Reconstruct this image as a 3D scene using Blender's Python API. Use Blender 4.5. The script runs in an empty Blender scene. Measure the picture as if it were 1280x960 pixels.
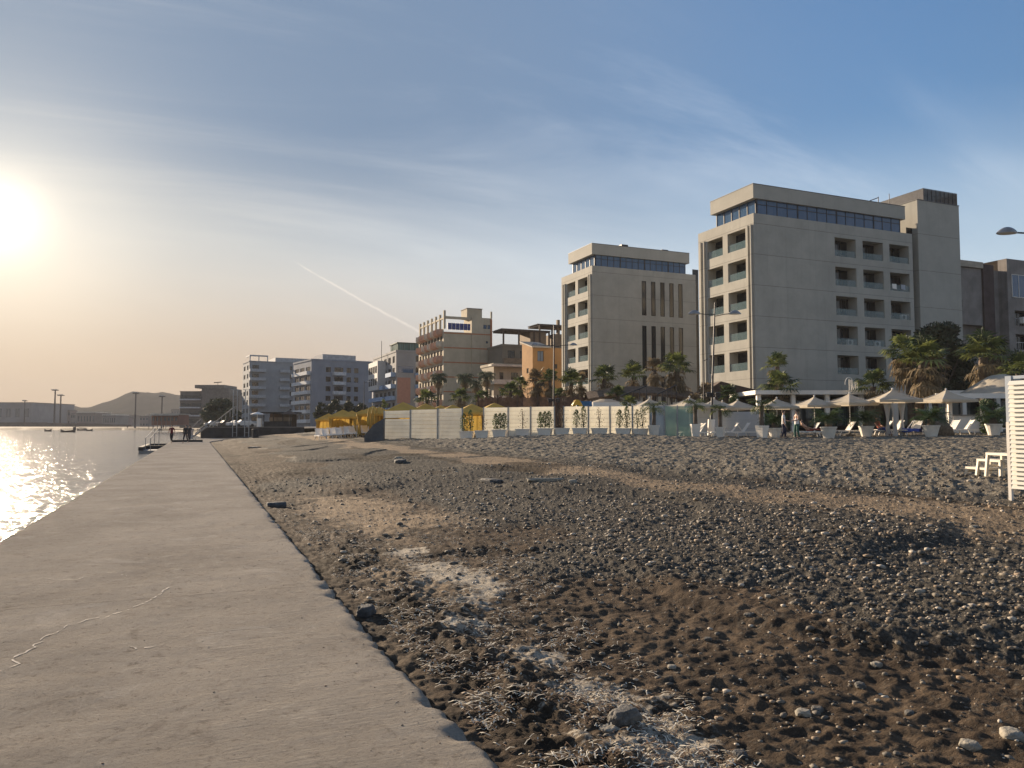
import bpy, math, random
import numpy as np
from mathutils import Vector, Matrix
R = math.radians
random.seed(7); rng = np.random.default_rng(11)
sc = bpy.context.scene
col = sc.collection
# ------------------------------------------------------------------ camera, light, exposure
# world axes: +X runs inland, +Y runs along the pier, camera stands on the pier at the origin
YAW = R(22.5); PITCH = math.atan(53/950); EYE = 1.6
cd = bpy.data.cameras.new('camera'); cam = bpy.data.objects.new('camera', cd); col.objects.link(cam)
cam.location = (0, 0, EYE); cam.rotation_euler = (R(90)+PITCH, 0, -YAW)
cd.sensor_width = 36; cd.lens = 36*950/1280; cd.clip_start = .05; cd.clip_end = 12000
sc.camera = cam
SUN_AZ = R(-16.5); SUN_EL = R(14.0)           # azimuth from +Y towards +X
sun_dir = Vector((math.sin(SUN_AZ)*math.cos(SUN_EL), math.cos(SUN_AZ)*math.cos(SUN_EL), math.sin(SUN_EL)))
GLOW_AZ = R(-12.0); GLOW_EL = R(13.0)
glow_dir = Vector((math.sin(GLOW_AZ)*math.cos(GLOW_EL), math.cos(GLOW_AZ)*math.cos(GLOW_EL), math.sin(GLOW_EL)))
ld = bpy.data.lights.new('sun', 'SUN'); ld.energy = 5.0; ld.angle = R(.6); ld.color = (1, .80, .58)
lo = bpy.data.objects.new('sun', ld); col.objects.link(lo)
lo.rotation_euler = (-sun_dir).to_track_quat('-Z', 'Y').to_euler()
sc.view_settings.view_transform = 'Standard'; sc.view_settings.look = 'None'
sc.view_settings.exposure = 1.15; sc.view_settings.gamma = 1
sc.render.engine = 'CYCLES'
sc.cycles.use_denoising = True
sc.cycles.max_bounces = 6; sc.cycles.diffuse_bounces = 3; sc.cycles.glossy_bounces = 3
sc.cycles.transmission_bounces = 3; sc.cycles.transparent_max_bounces = 16; sc.cycles.volume_bounces = 0
sc.cycles.sample_clamp_indirect = 4; sc.cycles.caustics_reflective = False; sc.cycles.caustics_refractive = False

class NT:
    """tiny helper for node trees"""
    def __init__(s, tree): s.t = tree; tree.nodes.clear()
    def n(s, typ, **kw):
        nd = s.t.nodes.new(typ)
        for k, v in kw.items(): setattr(nd, k, v)
        return nd
    def l(s, a, b): s.t.links.new(a, b)
    def val(s, sock, v):
        if isinstance(v, bpy.types.NodeSocket): s.l(v, sock)
        else:
            if isinstance(v, (tuple, list)) and len(v) == 3 and sock.type == 'RGBA': v = (*v, 1)
            sock.default_value = v
    def math(s, op, a, b=0.0, c=0.0, clamp=False):
        m = s.n('ShaderNodeMath', operation=op, use_clamp=clamp)
        for i, v in enumerate((a, b, c)): s.val(m.inputs[i], v)
        return m.outputs[0]
    def mix(s, f, a, b, mode='MIX'):
        m = s.n('ShaderNodeMix', data_type='RGBA', blend_type=mode)
        s.val(m.inputs[0], f); s.val(m.inputs[6], a); s.val(m.inputs[7], b)
        return m.outputs[2]
    def noise(s, vec, scale, detail=4, rough=.55, dist=0.0):
        m = s.n('ShaderNodeTexNoise'); s.val(m.inputs['Vector'], vec)
        m.inputs['Scale'].default_value = scale; m.inputs['Detail'].default_value = detail
        m.inputs['Roughness'].default_value = rough; m.inputs['Distortion'].default_value = dist
        return m.outputs['Fac']
    def ramp(s, f, a, b, x0=0.0, x1=1.0):
        m = s.n('ShaderNodeMapRange'); m.interpolation_type = 'SMOOTHSTEP'
        s.val(m.inputs[0], f); m.inputs[1].default_value = a; m.inputs[2].default_value = b
        m.inputs[3].default_value = x0; m.inputs[4].default_value = x1
        return m.outputs[0]
    def mapping(s, vec, scale=(1, 1, 1), rot=(0, 0, 0)):
        m = s.n('ShaderNodeMapping'); s.l(vec, m.inputs[0]); m.inputs['Scale'].default_value = scale; m.inputs['Rotation'].default_value = rot
        return m.outputs[0]
    def dot(s, a, v):
        m = s.n('ShaderNodeVectorMath', operation='DOT_PRODUCT'); s.l(a, m.inputs[0]); m.inputs[1].default_value = v
        return m.outputs['Value']

def cam_dir(px, py):
    u = (px-640)/950; v = (480-py)/950
    f = math.cos(PITCH)-v*math.sin(PITCH); z = math.sin(PITCH)+v*math.cos(PITCH)
    return Vector((u*math.cos(YAW)+f*math.sin(YAW), -u*math.sin(YAW)+f*math.cos(YAW), z)).normalized()

def build_world():
    w = bpy.data.worlds.new('World'); sc.world = w; w.use_nodes = True
    N = NT(w.node_tree)
    sky = N.n('ShaderNodeTexSky', sky_type='NISHITA'); sky.sun_disc = False
    sky.sun_elevation = SUN_EL; sky.sun_rotation = SUN_AZ
    sky.air_density = 1.2; sky.dust_density = .3; sky.ozone_density = 2.2; sky.altitude = 0
    tc = N.n('ShaderNodeTexCoord'); d = tc.outputs['Generated']
    sep = N.n('ShaderNodeSeparateXYZ'); N.l(d, sep.inputs[0]); el = sep.outputs[2]
    # sky brightness is compressed to hold down the glare round the sun
    bw = N.n('ShaderNodeRGBToBW'); N.l(sky.outputs[0], bw.inputs[0])
    kf = N.math('DIVIDE', 1.5, N.math('ADD', 1.0, N.math('DIVIDE', bw.outputs[0], 4.0)))
    sv = N.n('ShaderNodeVectorMath', operation='SCALE'); N.l(sky.outputs[0], sv.inputs[0]); N.l(kf, sv.inputs['Scale'])
    base = N.mix(1.0, sv.outputs[0], (.72, .97, 1.22), 'MULTIPLY')
    base = N.mix(N.math('MULTIPLY', N.ramp(N.dot(tc.outputs['Generated'], tuple(glow_dir)), .45, .95), .8), base, (1.60, 2.15, 2.95))
    # thin high cloud: streaks stretched along one heading, seen on a flat layer overhead
    zz = N.math('MAXIMUM', N.math('ADD', el, .28), .2)
    cv = N.n('ShaderNodeCombineXYZ')
    N.l(N.math('DIVIDE', sep.outputs[0], zz), cv.inputs[0]); N.l(N.math('DIVIDE', sep.outputs[1], zz), cv.inputs[1])
    m1 = N.mapping(cv.outputs[0], (.35, 1.3, 1), (0, 0, R(35)))
    c1 = N.noise(m1, 1.6, 7, .62, .6)
    m2 = N.mapping(cv.outputs[0], (.5, .8, 1), (0, 0, R(-20)))
    c2 = N.noise(m2, .7, 5, .5, .3)
    cl = N.math('MULTIPLY', N.ramp(c1, .44, .66), N.ramp(c2, .40, .58))
    cl = N.math('MULTIPLY', cl, .8)
    sd = N.math('MAXIMUM', N.dot(d, tuple(glow_dir)), 0.0)
    near = N.math('POWER', sd, 5.0)
    base = N.mix(cl, base, N.mix(near, (5.0, 5.8, 6.9), (3.9, 4.1, 4.3)))
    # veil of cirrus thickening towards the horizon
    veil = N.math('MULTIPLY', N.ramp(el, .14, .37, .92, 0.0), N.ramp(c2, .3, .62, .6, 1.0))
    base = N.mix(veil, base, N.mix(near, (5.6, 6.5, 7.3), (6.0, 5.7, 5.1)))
    # warm dusty band along the horizon on the sun's side
    wb = N.math('MULTIPLY', N.ramp(el, .02, .24, 1.0, 0.0), N.ramp(sd, .72, .97))
    base = N.mix(N.math('MULTIPLY', wb, .85), base, (5.3, 3.7, 2.3))
    # condensation trail: a narrow line between two headings
    a = cam_dir(366, 326); b = cam_dir(524, 414); nrm = a.cross(b).normalized(); along = (b-a).normalized()
    mid = (a+b)*.5; half = (b-a).length/2
    v = N.math('DIVIDE', N.math('SUBTRACT', N.dot(d, tuple(along)), mid.dot(along)), half)
    wob = N.math('MULTIPLY', N.math('SUBTRACT', N.noise(d, 60, 2), .5), .0035)
    bow = N.math('MULTIPLY', N.math('SUBTRACT', 1.0, N.math('MULTIPLY', v, v)), -.0012 if nrm.z > 0 else .0012)
    u = N.math('ABSOLUTE', N.math('SUBTRACT', N.math('ADD', N.dot(d, tuple(nrm)), wob), bow))
    wid = N.math('ADD', .0020, N.math('MULTIPLY', v, .0006))
    tr = N.math('SUBTRACT', 1.0, N.math('DIVIDE', u, wid), clamp=True)
    tr = N.math('MULTIPLY', tr, N.math('MULTIPLY', N.ramp(v, -1.02, -.8), N.ramp(v, 1.0, 1.1, 1, 0)))
    tr = N.math('MULTIPLY', tr, N.ramp(N.noise(d, 45, 3), .3, .6, .55, 1.0))
    base = N.mix(N.math('MULTIPLY', tr, .6), base, (8, 7.2, 6.4))
    # unseen sky behind the camera, dimmed to cut the fill on shaded faces
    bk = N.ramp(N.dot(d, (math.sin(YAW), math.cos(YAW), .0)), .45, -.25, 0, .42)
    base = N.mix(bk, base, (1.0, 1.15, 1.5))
    # bright air round the sun
    g = N.math('ADD', N.math('MULTIPLY', N.math('POWER', sd, 1300.0), 6.0), N.math('MULTIPLY', N.math('POWER', sd, 120.0), 2.6))
    g = N.math('ADD', g, N.math('MULTIPLY', N.math('POWER', sd, 34.0), 1.2))
    gc = N.n('ShaderNodeVectorMath', operation='SCALE'); gc.inputs[0].default_value = (1, .83, .58); N.l(g, gc.inputs['Scale'])
    ad = N.n('ShaderNodeVectorMath', operation='ADD'); N.l(base, ad.inputs[0]); N.l(gc.outputs[0], ad.inputs[1])
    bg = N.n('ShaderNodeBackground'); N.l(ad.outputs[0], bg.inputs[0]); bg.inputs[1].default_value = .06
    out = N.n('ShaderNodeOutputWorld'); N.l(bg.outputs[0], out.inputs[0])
    w.cycles.sampling_method = 'MANUAL'; w.cycles.sample_map_resolution = 1024
build_world()

# ------------------------------------------------------------------ materials
MATS = {}
def mat(name, c=(.5, .5, .5), rough=.8, var=.18, scale=1.5, bump=0.0, bscale=12.0, metal=0.0, alpha=1.0, spec=.4, c2=None, streak=0.0, transl=0.0, emit=None):
    if name in MATS: return MATS[name]
    m = bpy.data.materials.new(name); m.use_nodes = True; N = NT(m.node_tree)
    tc = N.n('ShaderNodeTexCoord'); o = tc.outputs['Object']
    n1 = N.noise(o, scale, 5, .6)
    dark = tuple(x*(1-var) for x in c); light = tuple(min(1, x*(1+var)) for x in c)
    cc = N.mix(N.ramp(n1, .3, .7), dark, c2 or light)
    if streak:
        st = N.noise(N.mapping(o, (2.2, 2.2, .12)), 1.3, 4, .6)
        cc = N.mix(N.ramp(st, .52, .75, 0, streak), cc, tuple(x*.55 for x in c))
    p = N.n('ShaderNodeBsdfPrincipled'); N.l(cc, p.inputs['Base Color'])
    p.inputs['Roughness'].default_value = rough; p.inputs['Metallic'].default_value = metal
    p.inputs['Specular IOR Level'].default_value = spec; p.inputs['Alpha'].default_value = alpha
    if bump:
        b = N.n('ShaderNodeBump'); b.inputs['Strength'].default_value = bump; b.inputs['Distance'].default_value = .03
        N.l(N.noise(o, bscale, 5, .6), b.inputs['Height']); N.l(b.outputs[0], p.inputs['Normal'])
    out = N.n('ShaderNodeOutputMaterial'); sh = p.outputs[0]
    if transl:
        t = N.n('ShaderNodeBsdfTranslucent'); N.l(cc, t.inputs[0])
        mx = N.n('ShaderNodeMixShader'); mx.inputs[0].default_value = transl
        N.l(p.outputs[0], mx.inputs[1]); N.l(t.outputs[0], mx.inputs[2]); sh = mx.outputs[0]
    N.l(sh, out.inputs[0]); MATS[name] = m
    return m
def glassmat(name, tint=(.03, .045, .06), curtain=.25, rough=.06):
    if name in MATS: return MATS[name]
    m = bpy.data.materials.new(name); m.use_nodes = True; N = NT(m.node_tree)
    tc = N.n('ShaderNodeTexCoord'); o = tc.outputs['Object']
    n1 = N.noise(N.mapping(o, (1, 1, .05)), 2.5, 3, .6)
    cc = N.mix(N.ramp(n1, .5, .6, 0, 1), tint, tuple(min(1, x+curtain*.5) for x in tint))
    p = N.n('ShaderNodeBsdfPrincipled'); N.l(cc, p.inputs['Base Color']); p.inputs['Roughness'].default_value = rough
    p.inputs['Specular IOR Level'].default_value = .55
    b = N.n('ShaderNodeBump'); b.inputs['Strength'].default_value = .15; b.inputs['Distance'].default_value = .02
    N.l(N.noise(o, .8, 1), b.inputs['Height']); N.l(b.outputs[0], p.inputs['Normal'])
    out = N.n('ShaderNodeOutputMaterial'); N.l(p.outputs[0], out.inputs[0]); MATS[name] = m
    return m
def cladmat(name, c, pz=3.32, z0=.0, line=.02, streak=.25, var=.08):
    """rendered wall with horizontal joints every storey"""
    if name in MATS: return MATS[name]
    m = bpy.data.materials.new(name); m.use_nodes = True; N = NT(m.node_tree)
    tc = N.n('ShaderNodeTexCoord'); o = tc.outputs['Object']
    sp = N.n('ShaderNodeSeparateXYZ'); N.l(o, sp.inputs[0])
    n1 = N.noise(o, .35, 6, .65); st = N.noise(N.mapping(o, (1.6, 1.6, .08)), 1.2, 5, .6)
    cc = N.mix(N.ramp(n1, .3, .7), tuple(x*(1-var) for x in c), tuple(x*(1+var) for x in c))
    cc = N.mix(N.ramp(st, .5, .8, 0, streak), cc, tuple(x*.6 for x in c))
    fr = N.math('FRACT', N.math('DIVIDE', N.math('SUBTRACT', sp.outputs[2], z0-100*pz), pz))
    ln = N.math('LESS_THAN', fr, line)
    cc = N.mix(N.math('MULTIPLY', ln, .65), cc, tuple(x*.3 for x in c))
    p = N.n('ShaderNodeBsdfPrincipled'); N.l(cc, p.inputs['Base Color']); p.inputs['Roughness'].default_value = .85
    b = N.n('ShaderNodeBump'); b.inputs['Strength'].default_value = .3; b.inputs['Distance'].default_value = .02
    N.l(N.noise(o, 9, 4), b.inputs['Height']); N.l(b.outputs[0], p.inputs['Normal'])
    out = N.n('ShaderNodeOutputMaterial'); N.l(p.outputs[0], out.inputs[0]); MATS[name] = m
    return m

# ------------------------------------------------------------------ mesh building
class MB:
    def __init__(s): s.v = []; s.f = []; s.m = []
    def add(s, vs, fs, mi=0):
        k = len(s.v); s.v += [tuple(v) for v in vs]; s.f += [tuple(i+k for i in f) for f in fs]; s.m += [mi]*len(fs); return s
    def box(s, x0, x1, y0, y1, z0, z1, mi=0):
        return s.add([(x0, y0, z0), (x1, y0, z0), (x1, y1, z0), (x0, y1, z0), (x0, y0, z1), (x1, y0, z1), (x1, y1, z1), (x0, y1, z1)],
                     [(0, 3, 2, 1), (4, 5, 6, 7), (0, 1, 5, 4), (1, 2, 6, 5), (2, 3, 7, 6), (3, 0, 4, 7)], mi)
    def bar(s, a, b, w, h=None, mi=0):
        """square bar between two points"""
        a = Vector(a); b = Vector(b); h = h or w; d = (b-a).normalized()
        up = Vector((0, 0, 1)) if abs(d.z) < .95 else Vector((0, 1, 0))
        x = d.cross(up).normalized()*w/2; y = x.cross(d).normalized()*h/2
        vs = [a-x-y, a+x-y, a+x+y, a-x+y, b-x-y, b+x-y, b+x+y, b-x+y]
        return s.add(vs, [(0, 3, 2, 1), (4, 5, 6, 7), (0, 1, 5, 4), (1, 2, 6, 5), (2, 3, 7, 6), (3, 0, 4, 7)], mi)
    def tube(s, pts, rad, n=8, mi=0, cap=True):
        pts = [Vector(p) for p in pts]; k = len(pts)
        if not isinstance(rad, (list, tuple)): rad = [rad]*k
        vs = []; pu = None
        for i, p in enumerate(pts):
            d = (pts[min(i+1, k-1)]-pts[max(i-1, 0)]).normalized()
            if pu is None: pu = Vector((1, 0, 0)) if abs(d.x) < .8 else Vector((0, 1, 0))
            x = (pu-d*pu.dot(d)).normalized(); pu = x; y = d.cross(x)
            for j in range(n):
                a = 2*math.pi*j/n; vs.append(p+(x*math.cos(a)+y*math.sin(a))*rad[i])
        fs = [(i*n+j, i*n+(j+1) % n, (i+1)*n+(j+1) % n, (i+1)*n+j) for i in range(k-1) for j in range(n)]
        if cap: fs += [tuple(reversed(range(n))), tuple(range((k-1)*n, k*n))]
        return s.add(vs, fs, mi)
    def lathe(s, prof, n=16, c=(0, 0, 0), mi=0, sq=False):
        vs = []; fs = []; k = len(prof)
        for r, z in prof:
            for j in range(n):
                a = 2*math.pi*(j+.5)/n; q = 1.0
                if sq: q = 1/max(abs(math.cos(a)), abs(math.sin(a)))
                vs.append((c[0]+r*q*math.cos(a), c[1]+r*q*math.sin(a), c[2]+z))
        fs = [(i*n+j, i*n+(j+1) % n, (i+1)*n+(j+1) % n, (i+1)*n+j) for i in range(k-1) for j in range(n)]
        fs += [tuple(reversed(range(n))), tuple(range((k-1)*n, k*n))]
        return s.add(vs, fs, mi)
    def build(s, name, mats, parent=None, smooth=False, loc=None):
        me = bpy.data.meshes.new(name); me.from_pydata(s.v, [], s.f)
        if not isinstance(mats, (list, tuple)): mats = [mats]
        for m in mats: me.materials.append(m)
        if len(mats) > 1: me.polygons.foreach_set('material_index', s.m)
        if smooth: me.polygons.foreach_set('use_smooth', [True]*len(me.polygons))
        me.update()
        o = bpy.data.objects.new(name, me); col.objects.link(o)
        if parent: o.parent = parent
        if loc: o.location = loc
        return o
def npmesh(name, V, F, mats, smooth=True, mi=None, parent=None):
    me = bpy.data.meshes.new(name); n = len(V); k = len(F); w = F.shape[1]
    me.vertices.add(n); me.vertices.foreach_set('co', V.astype(np.float32).ravel())
    me.loops.add(k*w); me.loops.foreach_set('vertex_index', F.astype(np.int32).ravel())
    me.polygons.add(k); me.polygons.foreach_set('loop_start', np.arange(0, k*w, w, dtype=np.int32))
    me.polygons.foreach_set('use_smooth', np.full(k, smooth))
    for m in (mats if isinstance(mats, (list, tuple)) else [mats]): me.materials.append(m)
    if mi is not None: me.polygons.foreach_set('material_index', mi.astype(np.int32))
    me.update(calc_edges=True)
    o = bpy.data.objects.new(name, me); col.objects.link(o)
    if parent: o.parent = parent
    return o
def tag(o, label=None, cat=None, group=None, kind=None):
    if label: o['label'] = label
    if cat: o['category'] = cat
    if group: o['group'] = group
    if kind: o['kind'] = kind
    return o
def thing(name, label, cat, loc=(0, 0, 0), rz=0.0, group=None, sc_=1.0):
    o = bpy.data.objects.new(name, None); col.objects.link(o); o.location = loc; o.rotation_euler = (0, 0, rz)
    o.empty_display_size = .2; o.scale = (sc_,)*3
    return tag(o, label, cat, group)
def copy_tree(o, loc, rz=None, label=None, sc_=None, group=None):
    def rec(a, p):
        c = a.copy(); col.objects.link(c)
        if p: c.parent = p
        for ch in kids.get(a.name, []): rec(ch, c)
        return c
    kids = {}
    def walk(a):
        kids[a.name] = list(a.children)
        for ch in a.children: walk(ch)
    walk(o); r = rec(o, None); r.location = loc
    if rz is not None: r.rotation_euler = (r.rotation_euler[0], r.rotation_euler[1], rz)
    if label: r['label'] = label
    if sc_: r.scale = (sc_, sc_, sc_) if not isinstance(sc_, tuple) else sc_
    if group: r['group'] = group
    return r

# ------------------------------------------------------------------ ground shape
def sstep(x, a, b): t = np.clip((x-a)/(b-a), 0, 1); return t*t*(3-2*t)
_S = [1.27, 2.2, 4, 6, 9, 10.5, 11.5, 14, 17, 20, 28, 34, 40, 50, 70]
_Z = [-.10, -.12, -.03, .08, .25, .30, .33, .50, .58, .66, .80, .86, 1.0, 1.2, 1.4]
def coast(t): return np.interp(t, [0, 104, 110, 160, 330, 420, 475, 520, 600], [1.1, 1.1, 0, 1, -5, -14, -30, -120, -400])
def ground(s, t):
    s = np.asarray(s, float); t = np.asarray(t, float)
    z = np.interp(s, _S, _Z)
    z = z+.35*sstep(t, 25, 80)*sstep(s, 5, 14)
    u = (s-20.6)*.65-(t-38)*.76; v = (s-20.6)*.76+(t-38)*.65
    z = z+.42*np.exp(-(u/9)**2-(v/4)**2)
    far = sstep(t, 100, 118)
    z = z*(1-far)+far*np.interp(s-coast(t), [0, 3, 20, 60], [-.3, .15, .8, 1.4])
    c = coast(t)
    z = np.where(s < c, np.maximum(-2.0, -.3-(c-s)*3), z)
    return z
def gz(s, t): return float(ground(s, t))
def W(px, D, dz=0.0):
    """ground point at horizontal pixel column px, D metres ahead"""
    u = (px-640)/950*D; x = u*math.cos(YAW)+D*math.sin(YAW); y = -u*math.sin(YAW)+D*math.cos(YAW)
    return (x, y, gz(x, y)+dz)

_perm = rng.permutation(65536).astype(np.int64)
def _hash(ix, iy, k=0): return _perm[(_perm[(ix+k*7919) & 65535]+iy) & 65535]
def perlin(x, y, k=0):
    ix = np.floor(x).astype(np.int64); iy = np.floor(y).astype(np.int64); fx = x-ix; fy = y-iy
    u = fx*fx*fx*(fx*(fx*6-15)+10); v = fy*fy*fy*(fy*(fy*6-15)+10)
    def g(i, j, dx, dy):
        a = _hash(i, j, k)*(2*np.pi/65536); return np.cos(a)*dx+np.sin(a)*dy
    a = g(ix, iy, fx, fy); b = g(ix+1, iy, fx-1, fy); c = g(ix, iy+1, fx, fy-1); d = g(ix+1, iy+1, fx-1, fy-1)
    return (a+(b-a)*u+(c-a)*v+(a-b-c+d)*u*v)*1.5
def fbm(x, y, o=4, k=0, p=.5):
    r = 0; a = 1
    for i in range(o): r = r+a*perlin(x*2**i, y*2**i, k+i); a *= p
    return r
def domes(x, y, k=0, fill=.7):
    """rounded stones, one per cell at most: returns heights 0..1 and a shade per stone"""
    ix = np.floor(x).astype(np.int64); iy = np.floor(y).astype(np.int64); best = np.zeros_like(x); sh = np.zeros_like(x)
    for dx in (-1, 0, 1):
        for dy in (-1, 0, 1):
            h = _hash(ix+dx, iy+dy, k); h2 = _hash(ix+dx, iy+dy, k+3)
            px = ix+dx+.5+(h/65536-.5)*.7; py = iy+dy+.5+(h2/65536-.5)*.7
            r = np.where((h+h2) % 997 < 997*fill, .22+.36*((h*31) % 1024)/1024, 0.0001)
            asp = .6+.8*((h2*17) % 512)/512; ca = np.cos(h*.1); sa = np.sin(h*.1)
            ex = (x-px)*ca+(y-py)*sa; ey = (-(x-px)*sa+(y-py)*ca)/asp
            q = 1-(ex**2+ey**2)/r**2; hh = np.sqrt(np.clip(q, 0, 1))*r
            b = hh > best; best = np.where(b, hh, best); sh = np.where(b, ((h2*7) % 256)/256, sh)
    return best, sh

def beach_mat():
    m = bpy.data.materials.new('beach_gravel_sand'); m.use_nodes = True; N = NT(m.node_tree)
    at = N.n('ShaderNodeAttribute', attribute_name='zone'); sp = N.n('ShaderNodeSeparateColor'); N.l(at.outputs['Color'], sp.inputs[0])
    sand, grav, dry = sp.outputs; st = at.outputs['Alpha']
    tc = N.n('ShaderNodeTexCoord'); o = tc.outputs['Object']
    n1 = N.noise(o, 3.0, 8, .65); n2 = N.noise(o, 40, 5, .7); n3 = N.noise(o, .35, 5, .6)
    brown = N.mix(N.ramp(n1, .35, .65), (.052, .038, .027), (.13, .094, .063))
    gr = N.mix(N.ramp(n2, .3, .7), (.040, .037, .032), (.125, .113, .092))
    sandc = N.mix(N.ramp(n1, .3, .7), (.25, .185, .12), (.35, .265, .18))
    f1 = N.math('ADD', grav, N.math('MULTIPLY', N.math('SUBTRACT', n1, .5), 1.1))
    cc = N.mix(N.ramp(f1, .3, .7), brown, gr)
    f2 = N.math('ADD', sand, N.math('MULTIPLY', N.math('SUBTRACT', n1, .5), 1.3))
    cc = N.mix(N.ramp(f2, .35, .7), cc, sandc)
    # pebbles too small to model: cells with a shade of their own
    vo = N.n('ShaderNodeTexVoronoi'); N.l(o, vo.inputs['Vector']); vo.inputs['Scale'].default_value = 22
    vs = N.n('ShaderNodeSeparateColor'); N.l(vo.outputs['Color'], vs.inputs[0])
    pebc = N.mix(vs.outputs[0], (.03, .028, .025), (.26, .225, .18))
    pm = N.math('MULTIPLY', N.math('LESS_THAN', vo.outputs['Distance'], .42), N.math('GREATER_THAN', vs.outputs[1], .45))
    pm = N.math('MULTIPLY', pm, N.ramp(f1, .25, .6, .12, .8))
    cc = N.mix(pm, cc, pebc)
    # individual modelled stones carry their shade in alpha
    cc = N.mix(N.math('MULTIPLY', N.math('GREATER_THAN', st, .02), .6), cc, N.mix(st, (.035, .032, .028), (.22, .19, .15)))
    sx = N.n('ShaderNodeSeparateXYZ'); N.l(o, sx.inputs[0])
    sl = N.math('MULTIPLY', N.ramp(sx.outputs[0], 11.2, 13.5), N.ramp(N.noise(o, 5.5, 6, .75), .42, .62, .1, .75))
    cc = N.mix(sl, cc, (.40, .35, .27))  # pale flecks on the slope: light stones, and sunlit tips put into the colour
    wa = N.n('ShaderNodeAttribute', attribute_name='weed')
    fw_ = N.math('ADD', wa.outputs['Fac'], N.math('MULTIPLY', N.math('SUBTRACT', N.noise(o, 4.5, 7, .75, .6), .5), 1.9))
    cc = N.mix(N.ramp(fw_, .5, .72, 0, .85), cc, N.mix(n2, (.022, .017, .012), (.06, .042, .026)))
    f3 = N.math('ADD', dry, N.math('MULTIPLY', N.math('SUBTRACT', N.noise(o, 9, 8, .7, .5), .5), 2.0))
    cc = N.mix(N.ramp(f3, .45, .75, 0, .9), cc, N.mix(n2, (.36, .31, .24), (.62, .56, .46)))
    p = N.n('ShaderNodeBsdfPrincipled'); N.l(cc, p.inputs['Base Color']); p.inputs['Roughness'].default_value = .82
    p.inputs['Specular IOR Level'].default_value = .06
    n8 = N.noise(N.mapping(o, (1, 2.2, 1)), 14, 7, .75, .3)
    cc = N.mix(N.ramp(n8, .50, .38, 0, .45), cc, (.018, .015, .012)); cc = N.mix(N.ramp(n8, .57, .68, 0, .30), cc, (.27, .235, .185))
    N.l(cc, p.inputs['Base Color'])
    hh = N.math('ADD', N.math('MULTIPLY', n2, .5), N.math('MULTIPLY', N.noise(o, 130, 3, .6), .25))
    hh = N.math('ADD', hh, N.math('MULTIPLY', n8, 1.1))
    hh = N.math('ADD', hh, N.math('MULTIPLY', N.math('MULTIPLY', N.math('SUBTRACT', .5, vo.outputs['Distance']), pm), 1.2))
    b = N.n('ShaderNodeBump'); b.inputs['Strength'].default_value = .9; b.inputs['Distance'].default_value = .03
    N.l(hh, b.inputs['Height']); N.l(b.outputs[0], p.inputs['Normal'])
    out = N.n('ShaderNodeOutputMaterial'); N.l(p.outputs[0], out.inputs[0]); return m

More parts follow.
